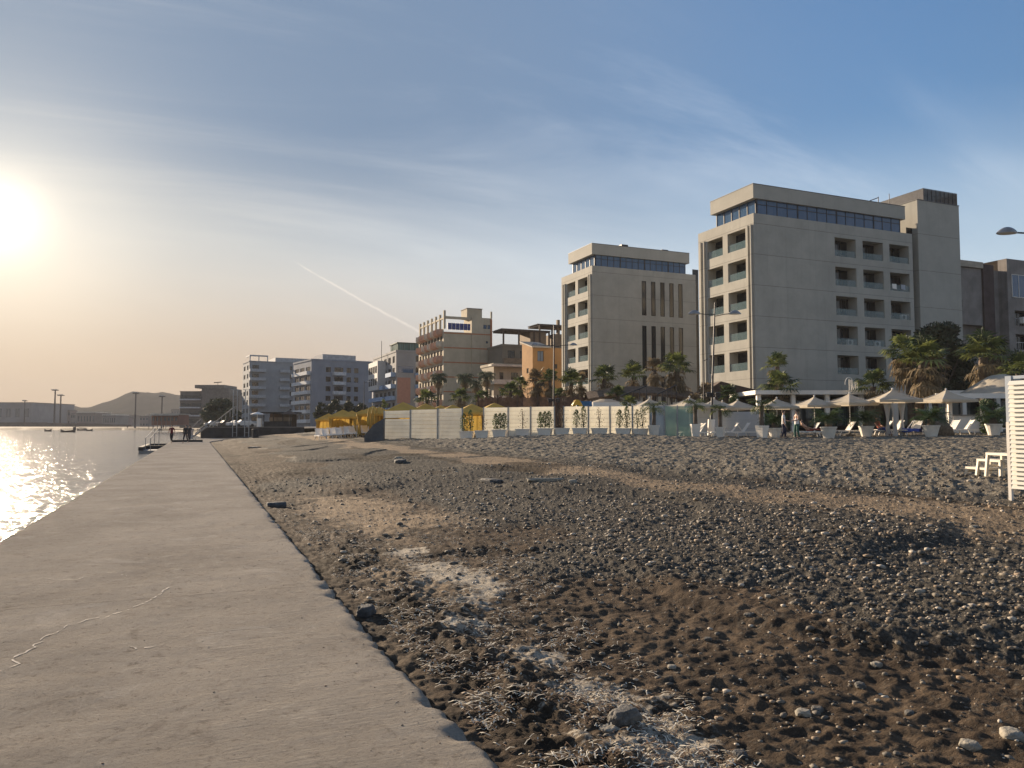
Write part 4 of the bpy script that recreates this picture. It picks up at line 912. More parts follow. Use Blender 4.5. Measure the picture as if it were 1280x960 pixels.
#PART3
# ------------------------------------------------------------------ vegetation
LG = mat('palm_green', (.11, .15, .04), .6, .35, 1.2, c2=(.20, .22, .06), transl=.3); LD = mat('palm_dark', (.035, .06, .025), .6, .3, 1.2, transl=.2)
LB = mat('palm_dry', (.20, .15, .085), .9, .35, 1.5, transl=.2); TR = mat('palm_trunk', (.13, .10, .075), .95, .35, 3, .8, 14)
def trunk(t, h, r, lean=.3, rings=True, name='trunk'):
    n = 14; pts = []; rad = []
    for i in range(n+1):
        q = i/n; pts.append((lean*q*q, lean*.3*math.sin(q*3), h*q)); rad.append(r*(1.35-.45*min(1, q*4))*(1+(.10 if i % 2 else -.04))*(1 if q < .93 else 1.15))
    return MB().tube(pts, rad, 9).build(name, TR, t)
def fan_leaf(mb, o, az, el, pet, fr, mi, n=11, droop=.5):
    d = Vector((math.cos(az)*math.cos(el), math.sin(az)*math.cos(el), math.sin(el))); sd = Vector((-math.sin(az), math.cos(az), 0)); up = sd.cross(d)*-1
    h = o+d*pet-Vector((0, 0, pet*pet*.18)); w = sd*.025
    mb.add([o-w, o+w, h+w, h-w], [(0, 1, 2, 3)], mi)
    for k in range(n):
        a = (k/(n-1)-.5)*3.6; v = d*math.cos(a)+sd*math.sin(a); L = fr*(1-.18*abs(a)/1.8)*random.uniform(.85, 1.1)
        m_ = h+v*L*.55+up*.04; e = h+v*L-Vector((0, 0, droop*L*random.uniform(.3, .8))); q = v.cross(up).normalized()*L*.085
        mb.add([h, m_-q, e, m_+q], [(0, 1, 2, 3)], mi)
def fan_palm(label, h=5.0, scale=1.0, skirt=30, green=34, seed=1, dead=False, double=False):
    random.seed(seed); t = thing('fan_palm', label, 'palm tree', group='palms along the beach front'); trunk(t, h, .2)
    top = Vector((.3, 0, h)); b = MB()
    for i in range(green):
        el = R(random.uniform(-15, 85)); fan_leaf(b, top+Vector((0, 0, random.uniform(-.1, .35))), random.random()*6.28, el, random.uniform(.4, .75)*scale, random.uniform(.5, .75)*scale, 0 if random.random() < .75 else 1)
    b.build('crown', [LB, LB] if dead else [LG, LD], t)
    if skirt:
        b = MB()
        for i in range(skirt): fan_leaf(b, top-Vector((0, 0, random.uniform(.1, .9)*scale)), random.random()*6.28, R(random.uniform(-80, -12)), random.uniform(.25, .6)*scale, random.uniform(.4, .62)*scale, 0, 9, .9)
        b.build('dry_skirt', LB, t)
    return t
def frond(mb, o, az, el, L, mi, n=16, ll=.55, droop=1.3, wl=.035):
    p = Vector(o); e = el; st = L/n; hd = Vector((math.cos(az), math.sin(az), 0)); sd = Vector((-math.sin(az), math.cos(az), 0)); prev = p.copy()
    for i in range(n):
        q = i/n; d = hd*math.cos(e)+Vector((0, 0, math.sin(e))); nx = prev+d*st; w = sd*.022*(1-q)
        mb.add([prev-w, prev+w, nx+w*.8, nx-w*.8], [(0, 1, 2, 3)], mi)
        if q > .12:
            le = ll*math.sin(math.pi*min(1, q*.85+.15))**.6
            for s_ in (-1, 1):
                v = (sd*s_*.8+d*.55+Vector((0, 0, random.uniform(-.35, .15)))).normalized()
                tip = prev+v*le; mid = prev+v*le*.5+Vector((0, 0, .02)); c = d*wl
                mb.add([prev, mid-c, tip-Vector((0, 0, le*.2)), mid+c], [(0, 1, 2, 3)], mi)
        prev = nx; e -= droop/n*(1+q)
    return prev
def date_palm(label, h=6.5, seed=1, sc_=1.0, cat='palm tree'):
    random.seed(seed); t = thing('date_palm', label, cat, group='tall date palms by the orange-striped hotel'); trunk(t, h, .26, .15)
    b = MB(); top = Vector((.15, 0, h))
    for i in range(46): frond(b, top, i*2.399, R(random.uniform(5, 80)), random.uniform(1.7, 2.15)*sc_, 0 if i % 3 else 1, 15, .6, 1.6, .04)
    b.build('crown', [mat('date_green', (.075, .095, .05), .7, .3, 1.2, transl=.2), LD], t)
    b = MB(); [frond(b, top-Vector((0, 0, .4)), random.random()*6.28, R(random.uniform(-60, -10)), random.uniform(1.1, 1.6)*sc_, 0, 11, .45, 1.0, .04) for i in range(22)]; b.build('dry_skirt', LB, t)
    return t
random.seed(5)
D1 = date_palm('tall date palm standing apart in front of the striped hotel balconies', 8.0, 3); D1.location = W(547, 118); 
k = 0
for px, D, h, lb in [(580, 120, 1.0, 'leftmost of three bunched date palms before the blank side of the striped hotel'), (596, 126, .93, 'middle date palm of the bunched three, set slightly behind'), (609, 119, 1.02, 'rightmost of the three bunched date palms, beside the cream villa')]:
    c = copy_tree(D1, W(px, D), k*1.3+.5, lb, (1.0, 1.0, h)); k += 1
FP = [fan_palm('fan palm', 5.0, 1.25, 34, 30, 21), fan_palm('fan palm', 5.0, 1.25, 34, 26, 22), fan_palm('fan palm', 5.0, 1.2, 40, 26, 23, dead=True)]
def setpalm(px, D, ytop, kind, label, s=1.0, first={}):
    x, y, z = W(px, D); ht = (533-ytop)*D/950+EYE-z; hs = max(.2, (ht-1.25*s)/5.0)
    o = FP[kind]
    if kind not in first: first[kind] = 1; c = o; o['label'] = label; o.location = (x, y, z)
    else: c = copy_tree(o, (x, y, z), random.random()*6.28, label)
    for ch in c.children:
        if ch.name.startswith('trunk'): ch.scale = (s, s, hs)
        else: ch.scale = (s, s, s); ch.location = (.3*s-.3*s, 0, 5*hs-5*s)
    return c
for a in [(752, 74, 455, 0, 'green fan palm in front of the slit-window hotel corner', 1.15), (789, 76, 452, 1, 'shaggy fan palm with a thick brown skirt below the slit windows', 1.2), (816, 80, 447, 2, 'dried-out fan palm with bare straw coloured leaves', 1.0), (851, 72, 440, 0, 'tallest fan palm in front of the slit windows', 1.3),
          (712, 76, 461, 1, 'brownish fan palm at the left corner of the slit-window hotel', 1.1), (729, 79, 466, 2, 'withered fan palm between two greener ones at the hotel corner', .8), (671, 88, 461, 2, 'bare straw coloured palm in front of the orange house', 1.2), (686, 86, 462, 1, 'ragged palm with dark crown in front of the orange house', 1.0),
          (635, 84, 477, 0, 'small bright fan palm in front of the cream villa', 1.0), (698, 78, 484, 0, 'short green fan palm beside the lamp post before the orange house', .9), (653, 90, 470, 1, 'small brown palm between the villa and the orange house', .9),
          (970, 68, 441, 1, 'dark fan palm close against the big hotel wall', 1.0), (980, 60, 462, 0, 'yellow-green fan palm low before the big hotel wall', 1.15), (1087, 58, 462, 0, 'bright green fan palm behind the beach club roof', 1.05),
          (1150, 54, 420, 1, 'big shaggy fan palm rising out of the beach club', 1.45), (1139, 57, 417, 0, 'upright fan palm directly behind the big shaggy one', 1.2), (1168, 56, 438, 2, 'dry crowned palm at the right shoulder of the big shaggy one', 1.0),
          (1229, 62, 414, 1, 'heavy skirted fan palm in front of the weathered block', 1.7), (1272, 60, 440, 1, 'fan palm cut by the right edge above the louvred screen', 1.4), (1240, 66, 420, 0, 'darker fan palm just behind the heavy skirted one', 1.2),
          (770, 70, 482, 0, 'low fan palm at the foot of the slit-window hotel', .8), (536, 92, 486, 0, 'short palm behind the yellow tents at the striped hotel', 1.1), (572, 90, 485, 0, 'squat palm behind the yellow tents, by the first bunched trunk', 1.0), (600, 92, 487, 0, 'squat palm behind the yellow tents, by the last bunched trunk', 1.0),
          (885, 66, 478, 2, 'small dry palm by the foot of the tall leaning lamp post', .8), (908, 64, 480, 0, 'small green palm under the big hotel corner', .8), (790, 56, 494, 0, 'stout dark palm inside the fence, between hedge pots', .55)]: setpalm(*a)
def leafy(label, px, D, ytop, wpx, name='leafy_tree', cat='tree', n=5200, m=None, ybase=None, shape=1.0, seed=3, leaf=.22, trunk_h=.3):
    random.seed(seed); r_ = np.random.default_rng(seed); x, y, z = W(px, D); H = (533-ytop)*D/950+EYE-z; wd = wpx*D/950/2
    t = thing(name, label, cat, (x, y, z), random.random())
    b = MB(); b.tube([(0, 0, -.2), (.1, 0, H*trunk_h), (.2, .1, H*.6)], [wd*.08+.05, wd*.06+.04, .04], 8)
    for i in range(5): a = i*1.3; b.tube([(.1, 0, H*trunk_h), (math.cos(a)*wd*.4, math.sin(a)*wd*.4, H*.6), (math.cos(a)*wd*.6, math.sin(a)*wd*.6, H*.8)], [wd*.04+.03, .05, .02], 6)
    b.build('trunk', mat('bark', (.08, .065, .05), .95, .3, 4, .6, 20), t)
    # clumps of leaves on lobes
    k = 34; cz = H*(trunk_h+(1-trunk_h)*r_.random(k)); q = (cz/H-trunk_h)/(1-trunk_h); rad = wd*(1-.75*np.abs(2*q-.8)**2*.6*shape); an = r_.random(k)*6.28; rr = rad*np.sqrt(r_.random(k))*.85
    C = np.stack([rr*np.cos(an), rr*np.sin(an), cz*.93], 1); ci = r_.integers(0, k, n); dd = r_.normal(size=(n, 3)); dd /= np.linalg.norm(dd, axis=1)[:, None]
    P = C[ci]+dd*(wd*.34*(.55+.45*r_.random((n, 1))))*np.array([1, 1, .8]); P[:, 2] = np.clip(P[:, 2], .1, H)
    u = r_.normal(size=(n, 3)); u /= np.linalg.norm(u, axis=1)[:, None]; v = np.cross(u, dd+.01); v /= np.linalg.norm(v, axis=1)[:, None]
    L = leaf*(.6+.8*r_.random((n, 1))); V = np.stack([P-u*L, P-v*L*.45, P+u*L, P+v*L*.45], 1).reshape(-1, 3); F = np.arange(4*n).reshape(-1, 4)
    npmesh('crown', V, F, m or LD, False, parent=t); return t
DT = mat('tree_dark', (.035, .05, .025), .7, .4, .8, transl=.15, c2=(.06, .075, .035)); HG = mat('hedge_green', (.075, .11, .04), .7, .4, 2, transl=.2)
leafy('broad dark tree in front of the hotel stair tower', 1178, 72, 402, 84, m=DT, n=9000, leaf=.22, seed=4)
leafy('dark bushy tree in the shade right of the hotel stair tower', 1200, 74, 445, 60, m=DT, n=5000, seed=5)
leafy('dark cone-like tree in front of the distant grey hotel', 274, 190, 499, 44, m=DT, n=5000, leaf=.4, seed=6, trunk_h=.08)
leafy('lower dark bush to the right of the cone-like tree', 292, 175, 510, 26, m=DT, n=2500, leaf=.35, seed=7, trunk_h=.05)
leafy('bright green bush below the blue balconies', 481, 120, 498, 14, 'bush', 'bush', m=LG, n=1500, seed=8, leaf=.15, trunk_h=.05)
leafy('dark bush at the foot of the pink panel block', 500, 130, 506, 18, 'bush', 'bush', m=DT, n=1200, seed=9, trunk_h=.05)
for i, (px, w_, yt, lb) in enumerate([(402, 18, 502, 'dark tree at the left corner of the blue-grey block'), (418, 22, 499, 'dark round tree in front of the blue-grey block balconies'), (436, 20, 500, 'tree right of the balcony stack of the blue-grey block'), (452, 16, 502, 'tree at the right corner of the blue-grey block')]):
    leafy(lb, px, 150, yt, w_, m=DT, n=1800, seed=20+i, leaf=.25, group=None) if False else leafy(lb, px, 150, yt, w_, m=DT, n=1800, seed=20+i, leaf=.25)
leafy('scrubby bush under the big hotel corner', 918, 62, 492, 22, 'bush', 'bush', m=HG, n=1500, seed=31, leaf=.1, trunk_h=.05); leafy('tangled brown bush right of the thatched roof', 868, 64, 490, 30, 'bush', 'bush', m=LB, n=1800, seed=32, leaf=.1, trunk_h=.05)
leafy('leafy bush with white blossom behind the far right cycad', 1235, 46, 497, 30, 'bush', 'bush', m=HG, n=1800, seed=33, leaf=.09, trunk_h=.1)
# dark scrub behind the club
leafy('dark hedge mass between the palms at the right', 1255, 68, 462, 60, 'hedge', 'hedge', m=DT, n=5000, seed=34, leaf=.2, trunk_h=.02)

# ------------------------------------------------------------------ pots and planters
POT = mat('pot_white', (.84, .77, .66), .6, .08, 3)
def cycad(label, seed=1):
    random.seed(seed); t = thing('potted_cycad', label, 'potted plant', group='cycads in white pots')
    MB().lathe([(.26, 0), (.40, .52), (.43, .56), (.43, .62), (.36, .62), (.34, .5)], 14).build('pot', POT, t)
    b = MB(); b.lathe([(.18, .5), (.2, .8), (.12, .95)], 9); b.build('stem', TR, t)
    b = MB(); [frond(b, (0, 0, .9), i*2.4, R(random.uniform(12, 78)), random.uniform(.9, 1.2), 0, 13, .24, .95, .02) for i in range(64)]; b.build('fronds', [mat('cycad_green', (.06, .10, .03), .5, .3, 2, transl=.15)], t); return t
CY = cycad('cycad')
for i, (px, D, s, lb) in enumerate([(968, 46.5, 1.0, 'cycad in a white pot behind the two standing women'), (1035, 44.5, 1.12, 'dense cycad in a white pot in front of the third parasol from the women'), (1082, 46.5, 1.05, 'cycad in a white pot below the parasol at the bright green palm'), (1163, 43.5, 1.1, 'wide cycad in a white pot by the brown straw mound'), (1241, 44.5, 1.1, 'cycad in a white pot beside the louvred screen')]):
    c = CY if i == 0 else copy_tree(CY, (0, 0, 0)); c['label'] = lb; c.location = W(px, D); c.scale = (s, s, s); c.rotation_euler = (0, 0, i)
def pot_palm(label, seed=1):
    random.seed(seed); t = thing('potted_palm', label, 'potted palm', group='small palms in square white pots')
    MB().lathe([(.25, 0), (.34, .6), (.36, .64), (.36, .70), (.31, .70)], 4, sq=False).build('pot', POT, t)
    MB().tube([(0, 0, .6), (.03, 0, 1.2), (0, 0, 1.75)], [.13, .10, .12], 8).build('trunk', TR, t)
    b = MB(); [frond(b, (0, 0, 1.7), i*2.4, R(random.uniform(0, 70)), random.uniform(.7, 1.0), i % 2, 9, .3, 1.3, .025) for i in range(22)]; b.build('fronds', [LG, LD], t); return t
PP = pot_palm('palm')
for i, (px, D, s, lb) in enumerate([(817, 45, 1.0, 'small palm in a square white pot in front of the first white parasol'), (869, 42, 1.0, 'small palm in a square white pot in front of the greenish glass'), (900, 44, .93, 'small palm in a square white pot next to the leaning lamp post'), (952, 42, 1.05, 'small palm in a square white pot left of the standing women')]):
    c = PP if i == 0 else copy_tree(PP, (0, 0, 0)); c['label'] = lb; c.location = W(px, D); c.scale = (s, s, s); c.rotation_euler = (0, 0, i*1.1)
def planter(label, kind, seed):
    random.seed(seed); t = thing('planter', label, 'planter', group='white planter boxes along the fence')
    b = MB(); b.add([(-.34, -.17, 0), (.34, -.17, 0), (.34, .17, 0), (-.34, .17, 0), (-.42, -.22, .42), (.42, -.22, .42), (.42, .22, .42), (-.42, .22, .42)], [(0, 3, 2, 1), (4, 5, 6, 7), (0, 1, 5, 4), (1, 2, 6, 5), (2, 3, 7, 6), (3, 0, 4, 7)]); b.box(-.44, .44, -.24, .24, .423, .47); b.build('box', POT, t)
    pos = {0: [-.22, .2], 1: [0], 2: [-.25, 0, .25]}[kind]
    for x in pos:
        h = random.uniform(.9, 1.25); b = MB()
        for i in range(4): a = random.random()*6.28; b.tube([(x, 0, .42), (x+.05*math.cos(a), .05*math.sin(a), .42+h*.5), (x+.16*math.cos(a), .16*math.sin(a), .42+h)], [.016, .012, .005], 5)
        n = 230 if kind != 1 else 60
        for i in range(n):
            q_ = random.random()**(.85); z = .5+h*q_; a = random.random()*6.28; r_ = (.24 if kind != 1 else .3)*math.sqrt(random.random())*(.35+math.sin(math.pi*min(1, q_*.9+.12)))*.8; o = Vector((x+r_*math.cos(a), r_*math.sin(a), z)); u = Vector((random.gauss(0, 1), random.gauss(0, 1), random.gauss(0, 1))).normalized()*.05; v = u.orthogonal().normalized()*.025
            b.add([o-u, o-v, o+u, o+v], [(0, 1, 2, 3)], 1)
        b.build('shrub', [mat('bark'), HG if kind != 1 else LB], t)
    return t
pl = [planter('p', 0, 41), planter('p', 1, 42), planter('p', 2, 43)]; used = set()
for i, (px, k, lb) in enumerate([(584, 0, 'white planter with two full shrubs in front of the yellow tent opening'), (603, 1, 'white planter with a thin shrub beside the yellow tent opening'), (625, 2, 'white planter with three upright shrubs, third along the fence'), (653, 1, 'white planter with a bare twiggy shrub on its own panel, fourth along the fence'),
        (681, 2, 'white planter with tall shrubs left of the dark fence gap'), (702, 1, 'white planter with a sparse shrub in the dark fence gap'), (725, 0, 'white planter with shrubs right after the dark fence gap'), (749, 1, 'white planter with a bare shrub below the white dome'), (779, 0, 'white planter with two bushy shrubs left of the stout dark palm'), (800, 0, 'white planter with shrubs right of the stout dark palm')]):
    D = 47.8-(px-584)*.012; c = pl[k] if k not in used else copy_tree(pl[k], (0, 0, 0)); used.add(k)
    c['label'] = lb; c.location = W(px, D); c.rotation_euler = (0, 0, R(-40)+.1*i*(i % 2)); c.scale = (1.05,)*3

# ------------------------------------------------------------------ fence
def fence_panel(pa, pb, label, name='fence_panel', h=2.2, m=None, gap=False, ztop=None, lines=8):
    a = Vector(pa); b = Vector(pb); L = (b-a).xy.length; rz = math.atan2(b.y-a.y, b.x-a.x); zb = min(a.z, b.z)-.15
    t = thing(name, label, 'fence panel', (a.x, a.y, zb), rz, 'white fence panels across the beach'); za = (ztop or a.z+h)-zb; zq = (ztop or b.z+h)-zb
    p = MB()
    n = lines
    for i in range(n):
        f0, f1 = i/n, (i+1)/n-.0035
        if gap and i == n-3: f1 -= .035
        p.add([(.06, -.02, .1+(za-.1)*f0), (L-.02, -.02, .1+(zq-.1)*f0), (L-.02, -.02, .1+(zq-.1)*f1), (.06, -.02, .1+(za-.1)*f1), (.06, .02, .1+(za-.1)*f0), (L-.02, .02, .1+(zq-.1)*f0), (L-.02, .02, .1+(zq-.1)*f1), (.06, .02, .1+(za-.1)*f1)], [(0, 1, 2, 3), (4, 5, 6, 7), (3, 2, 6, 7), (0, 1, 5, 4)])
    p.build('board_panel', m or mat('fence_white', (.92, .89, .80), .6, .06, 1.2, streak=.10, transl=.6), t)
    MB().box(0, .06, -.04, .04, 0, za+.03).build('post', GREYM, t); MB().box(L-.02, L+.04, -.045, .045, 0, zq+.035).build('post', GREYM, t); return t
FZ = {480: 57.5, 513: 55.5, 547: 53.8, 578: 52.2, 604: 51.2, 635: 50.4, 663: 49.8, 693: 49.2, 704: 49, 735: 48.6, 762: 48.3, 790: 48.0, 812: 47.8, 830: 47.6, 846: 47.5, 866: 47.4}
def fp(px): 
    D = FZ[px]; x, y, z = W(px, D); return (x, y, z)
def ft(px): return (533-np.interp(px, [480, 578, 700, 866], [514, 510, 508, 507.5]))*FZ[px]/950+EYE
def fpan(a, b, label, **k):
    A = fp(a); B = fp(b); k['ztop'] = float(ft(a)+ft(b))/2; return fence_panel(A, B, label, **k)
fpan(480, 513, 'end fence panel with a long slot, next to the yellow cabanas', gap=True); fpan(513, 547, 'second white fence panel from the cabana end'); fpan(547, 578, 'third white fence panel, half buried by the gravel bank')
fpan(604, 635, 'white fence panel right of the yellow tent opening'); fpan(635, 663, 'white fence panel behind the bare twiggy shrub'); fpan(663, 693, 'white fence panel left of the dark gap'); fpan(704, 735, 'white fence panel right of the dark gap')
fpan(735, 762, 'white fence panel below the white dome'); fpan(762, 790, 'white fence panel before the stout dark palm'); fpan(790, 812, 'white fence panel behind the first potted palm')
GG = mat('green_glass_panel', (.33, .47, .38), .15, .12, .6, alpha=.62, spec=.7); fpan(812, 830, 'bluish translucent panel left of the green glass', m=mat('blue_glass_panel', (.42, .48, .52), .2, .1, .6, alpha=.7), lines=1); fpan(830, 846, 'green glass screen panel, left of its middle post', m=GG, lines=1); fpan(846, 866, 'green glass screen panel, right of its middle post', m=GG, lines=1)
for px0, px1, D0, D1, zt, lb in [(868, 900, 52, 51.5, 2.9, 'long white windbreak behind the potted palm by the lamp post'), (902, 955, 52, 51, 2.6, 'long white windbreak behind the chairs beside the women')]:
    a = W(px0, D0); b = W(px1, D1); fence_panel(a, b, lb, name='windbreak', ztop=zt, lines=3, m=mat('canvas_white', (.50, .52, .54), .8, .06, 1))
# slope-edged grey block at the fence end
x, y, z = W(472, 56); b = MB(); b.add([(-.9, -.3, 0), (.5, -.3, 0), (.5, .3, 0), (-.9, .3, 0), (-.2, -.3, 1.3), (.5, -.3, 1.7), (.5, .3, 1.7), (-.2, .3, 1.3), (-.9, -.3, .45), (-.9, .3, .45)], [(0, 1, 5, 4, 8), (3, 9, 7, 6, 2), (8, 4, 7, 9), (4, 5, 6, 7), (1, 2, 6, 5), (0, 8, 9, 3)])
o = b.build('concrete_block', mat('dark_block', (.10, .105, .11), .85, .2, 2, .4, 10)); o.location = (x, y, z-.1); o.rotation_euler = (0, 0, -YAW); tag(o, 'dark sloped concrete block at the end of the white fence', 'block')

# ------------------------------------------------------------------ louvred screen at the right edge
x, y, z = W(1263.5, 12.4)
t = thing('louvred_screen', 'white louvred screen standing at the right edge of the beach', 'screen', (x, y, z), 0)
zt = 2.42-z; L = 3.2
b = MB(); b.box(-.05, .05, -.05, .05, .22, zt); b.box(-.04, .04, -L, -L+.08, .2, zt); b.box(-.04, .04, -L+.082, -.052, zt-.05, zt); b.build('frame', mat('screen_frame', (.45, .50, .56), .5, .05), t)  # frame colour carries the blue of the post's shaded side
b = MB(); b.box(-.105, -.055, -.03, .02, -.2, zt-.75); b.build('support_post', WHITEP, t)
b = MB(); n = 24
for i in range(n):
    z0 = .22+(zt-.3)*i/n; h = (zt-.3)/n
    b.add([(-.15, -L+.09, z0), (-.15, -.055, z0), (-.10, -.055, z0+h*.93), (-.10, -L+.09, z0+h*.93), (-.135, -L+.09, z0-.004), (-.135, -.055, z0-.004), (-.085, -.055, z0+h*.89), (-.085, -L+.09, z0+h*.89)], [(0, 1, 2, 3), (4, 5, 6, 7), (0, 1, 5, 4), (3, 2, 6, 7)])
b.build('louvres', mat('louvre_cream', (.78, .75, .66), .5, .05), t)
# ------------------------------------------------------------------ loungers, chairs, parasols
PLW = mat('plastic_white', (.82, .77, .69), .45, .05)
def lounger(label, group='white plastic sun loungers', back=50, towel=None):
    t = thing('sun_lounger', label, 'sun lounger', group=group)
    b = MB(); [b.bar((-.30+.60*k, -.95, .32), (-.30+.60*k, .95, .32), .05, .07) for k in range(2)]; b.bar((-.3, -.95, .32), (.3, -.95, .32), .05); b.bar((-.3, .95, .32), (.3, .95, .32), .05); b.build('frame', PLW, t)
    s = MB(); [s.box(-.275, .275, -.9+i*.115, -.9+i*.115+.095, .345, .365) for i in range(11)]; s.build('seat', PLW, t)
    a = R(back); s = MB(); c, q = math.cos(a), math.sin(a)
    for i in range(6): u = i*.115; s.add([(-.275, .36+u*c, .36+u*q), (.275, .36+u*c, .36+u*q), (.275, .36+(u+.1)*c, .36+(u+.1)*q), (-.275, .36+(u+.1)*c, .36+(u+.1)*q), (-.275, .36+u*c+.02*q, .36+u*q-.02*c), (.275, .36+u*c+.02*q, .36+u*q-.02*c), (.275, .36+(u+.1)*c+.02*q, .36+(u+.1)*q-.02*c), (-.275, .36+(u+.1)*c+.02*q, .36+(u+.1)*q-.02*c)], [(0, 1, 2, 3), (4, 5, 6, 7), (0, 1, 5, 4), (3, 2, 6, 7)])
    s.bar((-.28, .36, .35), (-.28, .36+.72*c, .35+.72*q), .04); s.bar((.28, .36, .35), (.28, .36+.72*c, .35+.72*q), .04); s.build('backrest', PLW, t)
    for sx in (-1, 1):
        for sy in (-.75, .62): MB().bar((sx*.3, sy, .31), (sx*.3, sy+.12*(1 if sy > 0 else -1), 0), .05).build('leg', PLW, t)
    return t
LN = lounger('lounger', back=55); first = [True]
def put_l(px, D, rz, label, dz=0.0, group=None, s=1.0):
    c = LN if first[0] else copy_tree(LN, (0, 0, 0)); first[0] = False
    c.location = W(px, D, dz); c.rotation_euler = (0, 0, rz); c['label'] = label; c.scale = (s, s, s)
    if group: c['group'] = group
    return c
LR = -YAW+R(75)
for px, D, rz, lb in [(866, 49, LR-2.6, 'lounger at the green glass end of the club row'), (907, 49, LR-3.0, 'lounger turned sideways right of the leaning lamp post'), (921, 49.5, LR-2.9, 'lounger with raised back behind the second potted palm from the women'), (935, 49, LR, 'lounger in front of the long white windbreak'),
        (1008, 48, LR-3, 'lounger immediately behind the two women'), (1052, 48.5, LR-2.8, 'lounger between the dense cycad and its neighbour'), (1066, 48, LR-3.1, 'lounger left of the cycad below the bright green palm'), (1098, 47.6, LR-3.1, 'lounger beside the seated sunbather'), (1112, 48, LR-2.9, 'lounger under the parasol with tied white curtains'),
        (1124, 47.5, LR-3.3, 'lounger at the foot of the tied white curtains'), (1138, 47.2, LR-2.4, 'lounger with a blue towel left of the wide cycad'), (1182, 46.5, LR-2.7, 'lounger right of the brown straw mound'), (1199, 46.3, LR-3.0, 'lounger with high back before the white bar counter'), (1262, 47, LR-3.0, 'lounger behind the cycad by the louvred screen')]:
    put_l(px, D, rz, lb)
k = 0
for row, D in enumerate((66.5, 69.5)):
    for i in range(9):
        put_l(401+i*8.6+row*3, D-.1*i, -YAW+R(28)+.35*math.sin(i*3+row), ['front', 'back'][row]+' row lounger by the yellow cabanas, number %s from the pier side' % ['one', 'two', 'three', 'four', 'five', 'six', 'seven', 'eight', 'nine'][i], group='loungers set out before the yellow cabanas', s=1.0)
# loungers stored beside the louvred screen
def stool(px, D, rz, h, w, l, label, dz=0):
    t = thing('plastic_table', label, 'side table', W(px, D, dz), rz)
    b = MB(); b.box(-w/2, w/2, -l/2, l/2, h-.05, h); b.build('table_top', mat('plastic_cream', (.62, .57, .47), .5, .06), t)
    for sx in (-1, 1):
        for sy in (-1, 1): MB().bar((sx*(w/2-.03), sy*(l/2-.03), h-.05), (sx*(w/2), sy*(l/2), 0), .055).build('leg', mat('plastic_cream'), t)
    b = MB(); b.bar((-w/2+.03, -l/2+.03, h*.45), (w/2-.03, -l/2+.03, h*.45), .03, .05); b.bar((-w/2+.03, l/2-.03, h*.45), (w/2-.03, l/2-.03, h*.45), .03, .05); b.build('stretcher', mat('plastic_cream'), t)
stool(1226, 16.6, -YAW+.15, .17, .36, .6, 'lowest of three cream plastic tables beside the louvred screen', .0)
stool(1242, 16.2, -YAW+.1, .36, .34, .7, 'middle-height cream plastic table beside the louvred screen', .0)
stool(1258, 15.6, -YAW+.1, .50, .38, .8, 'tallest cream plastic table touching the louvred screen post', .02)
CAN = mat('parasol_canvas', (.60, .53, .42), .85, .08, 1.5, transl=.35); CW = mat('curtain_white', (.66, .63, .58), .85, .08, 2, transl=.3)
def parasol(label, w=2.6, seed=1):
    t = thing('parasol', label, 'parasol', group='cream square parasols of the beach club')
    MB().tube([(0, 0, 0), (0, 0, 2.6)], .035, 8).build('pole', WHITEP, t); MB().lathe([(.3, 0), (.3, .08), (.06, .12), (.06, .3)], 12).build('base', CONC, t)
    h = w/2; b = MB(); n = 5; V = []; F = []
    corners = [(-h, -h), (h, -h), (h, h), (-h, h)]
    for k in range(4):
        a = Vector((*corners[k], 0)); c = Vector((*corners[(k+1) % 4], 0)); base = len(V)
        for j in range(n+1):
            e = a.lerp(c, j/n)
            for i in range(n+1):
                q = i/n; sag = -.10*math.sin(q*math.pi)*1-.05*math.sin(math.pi*j/n)*q
                V.append((e.x*q, e.y*q, 2.75-.62*q+sag))
        F += [(base+j*(n+1)+i, base+j*(n+1)+i+1, base+(j+1)*(n+1)+i+1, base+(j+1)*(n+1)+i) for j in range(n) for i in range(n)]
    b.add(V, F)
    for k in range(4):
        a = corners[k]; c = corners[(k+1) % 4]; b.add([(a[0], a[1], 2.13), (c[0], c[1], 2.13), (c[0], c[1], 1.97), (a[0], a[1], 1.97)], [(0, 1, 2, 3)])
    b.build('canopy', CAN, t)
    r_ = MB(); [r_.bar((0, 0, 2.66), (x*.98, y*.98, 2.12), .025) for x, y in corners]; r_.build('ribs', PLW, t)
    MB().lathe([(.05, 2.74), (.07, 2.8), (.02, 2.86)], 8).build('finial', PLW, t); return t
PR = parasol('parasol')
for i, (px, D, s, lb) in enumerate([(812, 50, 1.0, 'parasol behind the translucent fence panel, furthest from the women'), (862, 50, 1.02, 'parasol above the green glass screen'), (893, 52, 1.0, 'parasol crossed by the leaning lamp post'), (922, 54, .97, 'parasol left of the tall hotel corner edge, behind the windbreak'), (903, 56, .95, 'rear parasol peeping between two others by the lamp post'),
        (971, 49, .97, 'parasol behind the potted palm left of the women'), (1018, 49.5, 1.0, 'parasol right behind the women, in front of the white pergola'), (1062, 48.5, 1.05, 'parasol between the two dark cycads'), (1116, 47.5, 1.12, 'widest parasol, with its curtains tied to the poles'), (1183, 48.5, 1.1, 'parasol over the brown straw mound')]):
    c = PR if i == 0 else copy_tree(PR, (0, 0, 0)); c['label'] = lb; x, y, z = W(px, D); c.location = (x, y, z); c.scale = (s*.88, s*.88, s*.93); c.rotation_euler = (0, 0, -YAW+R(8)+.25*math.sin(i*2.1))
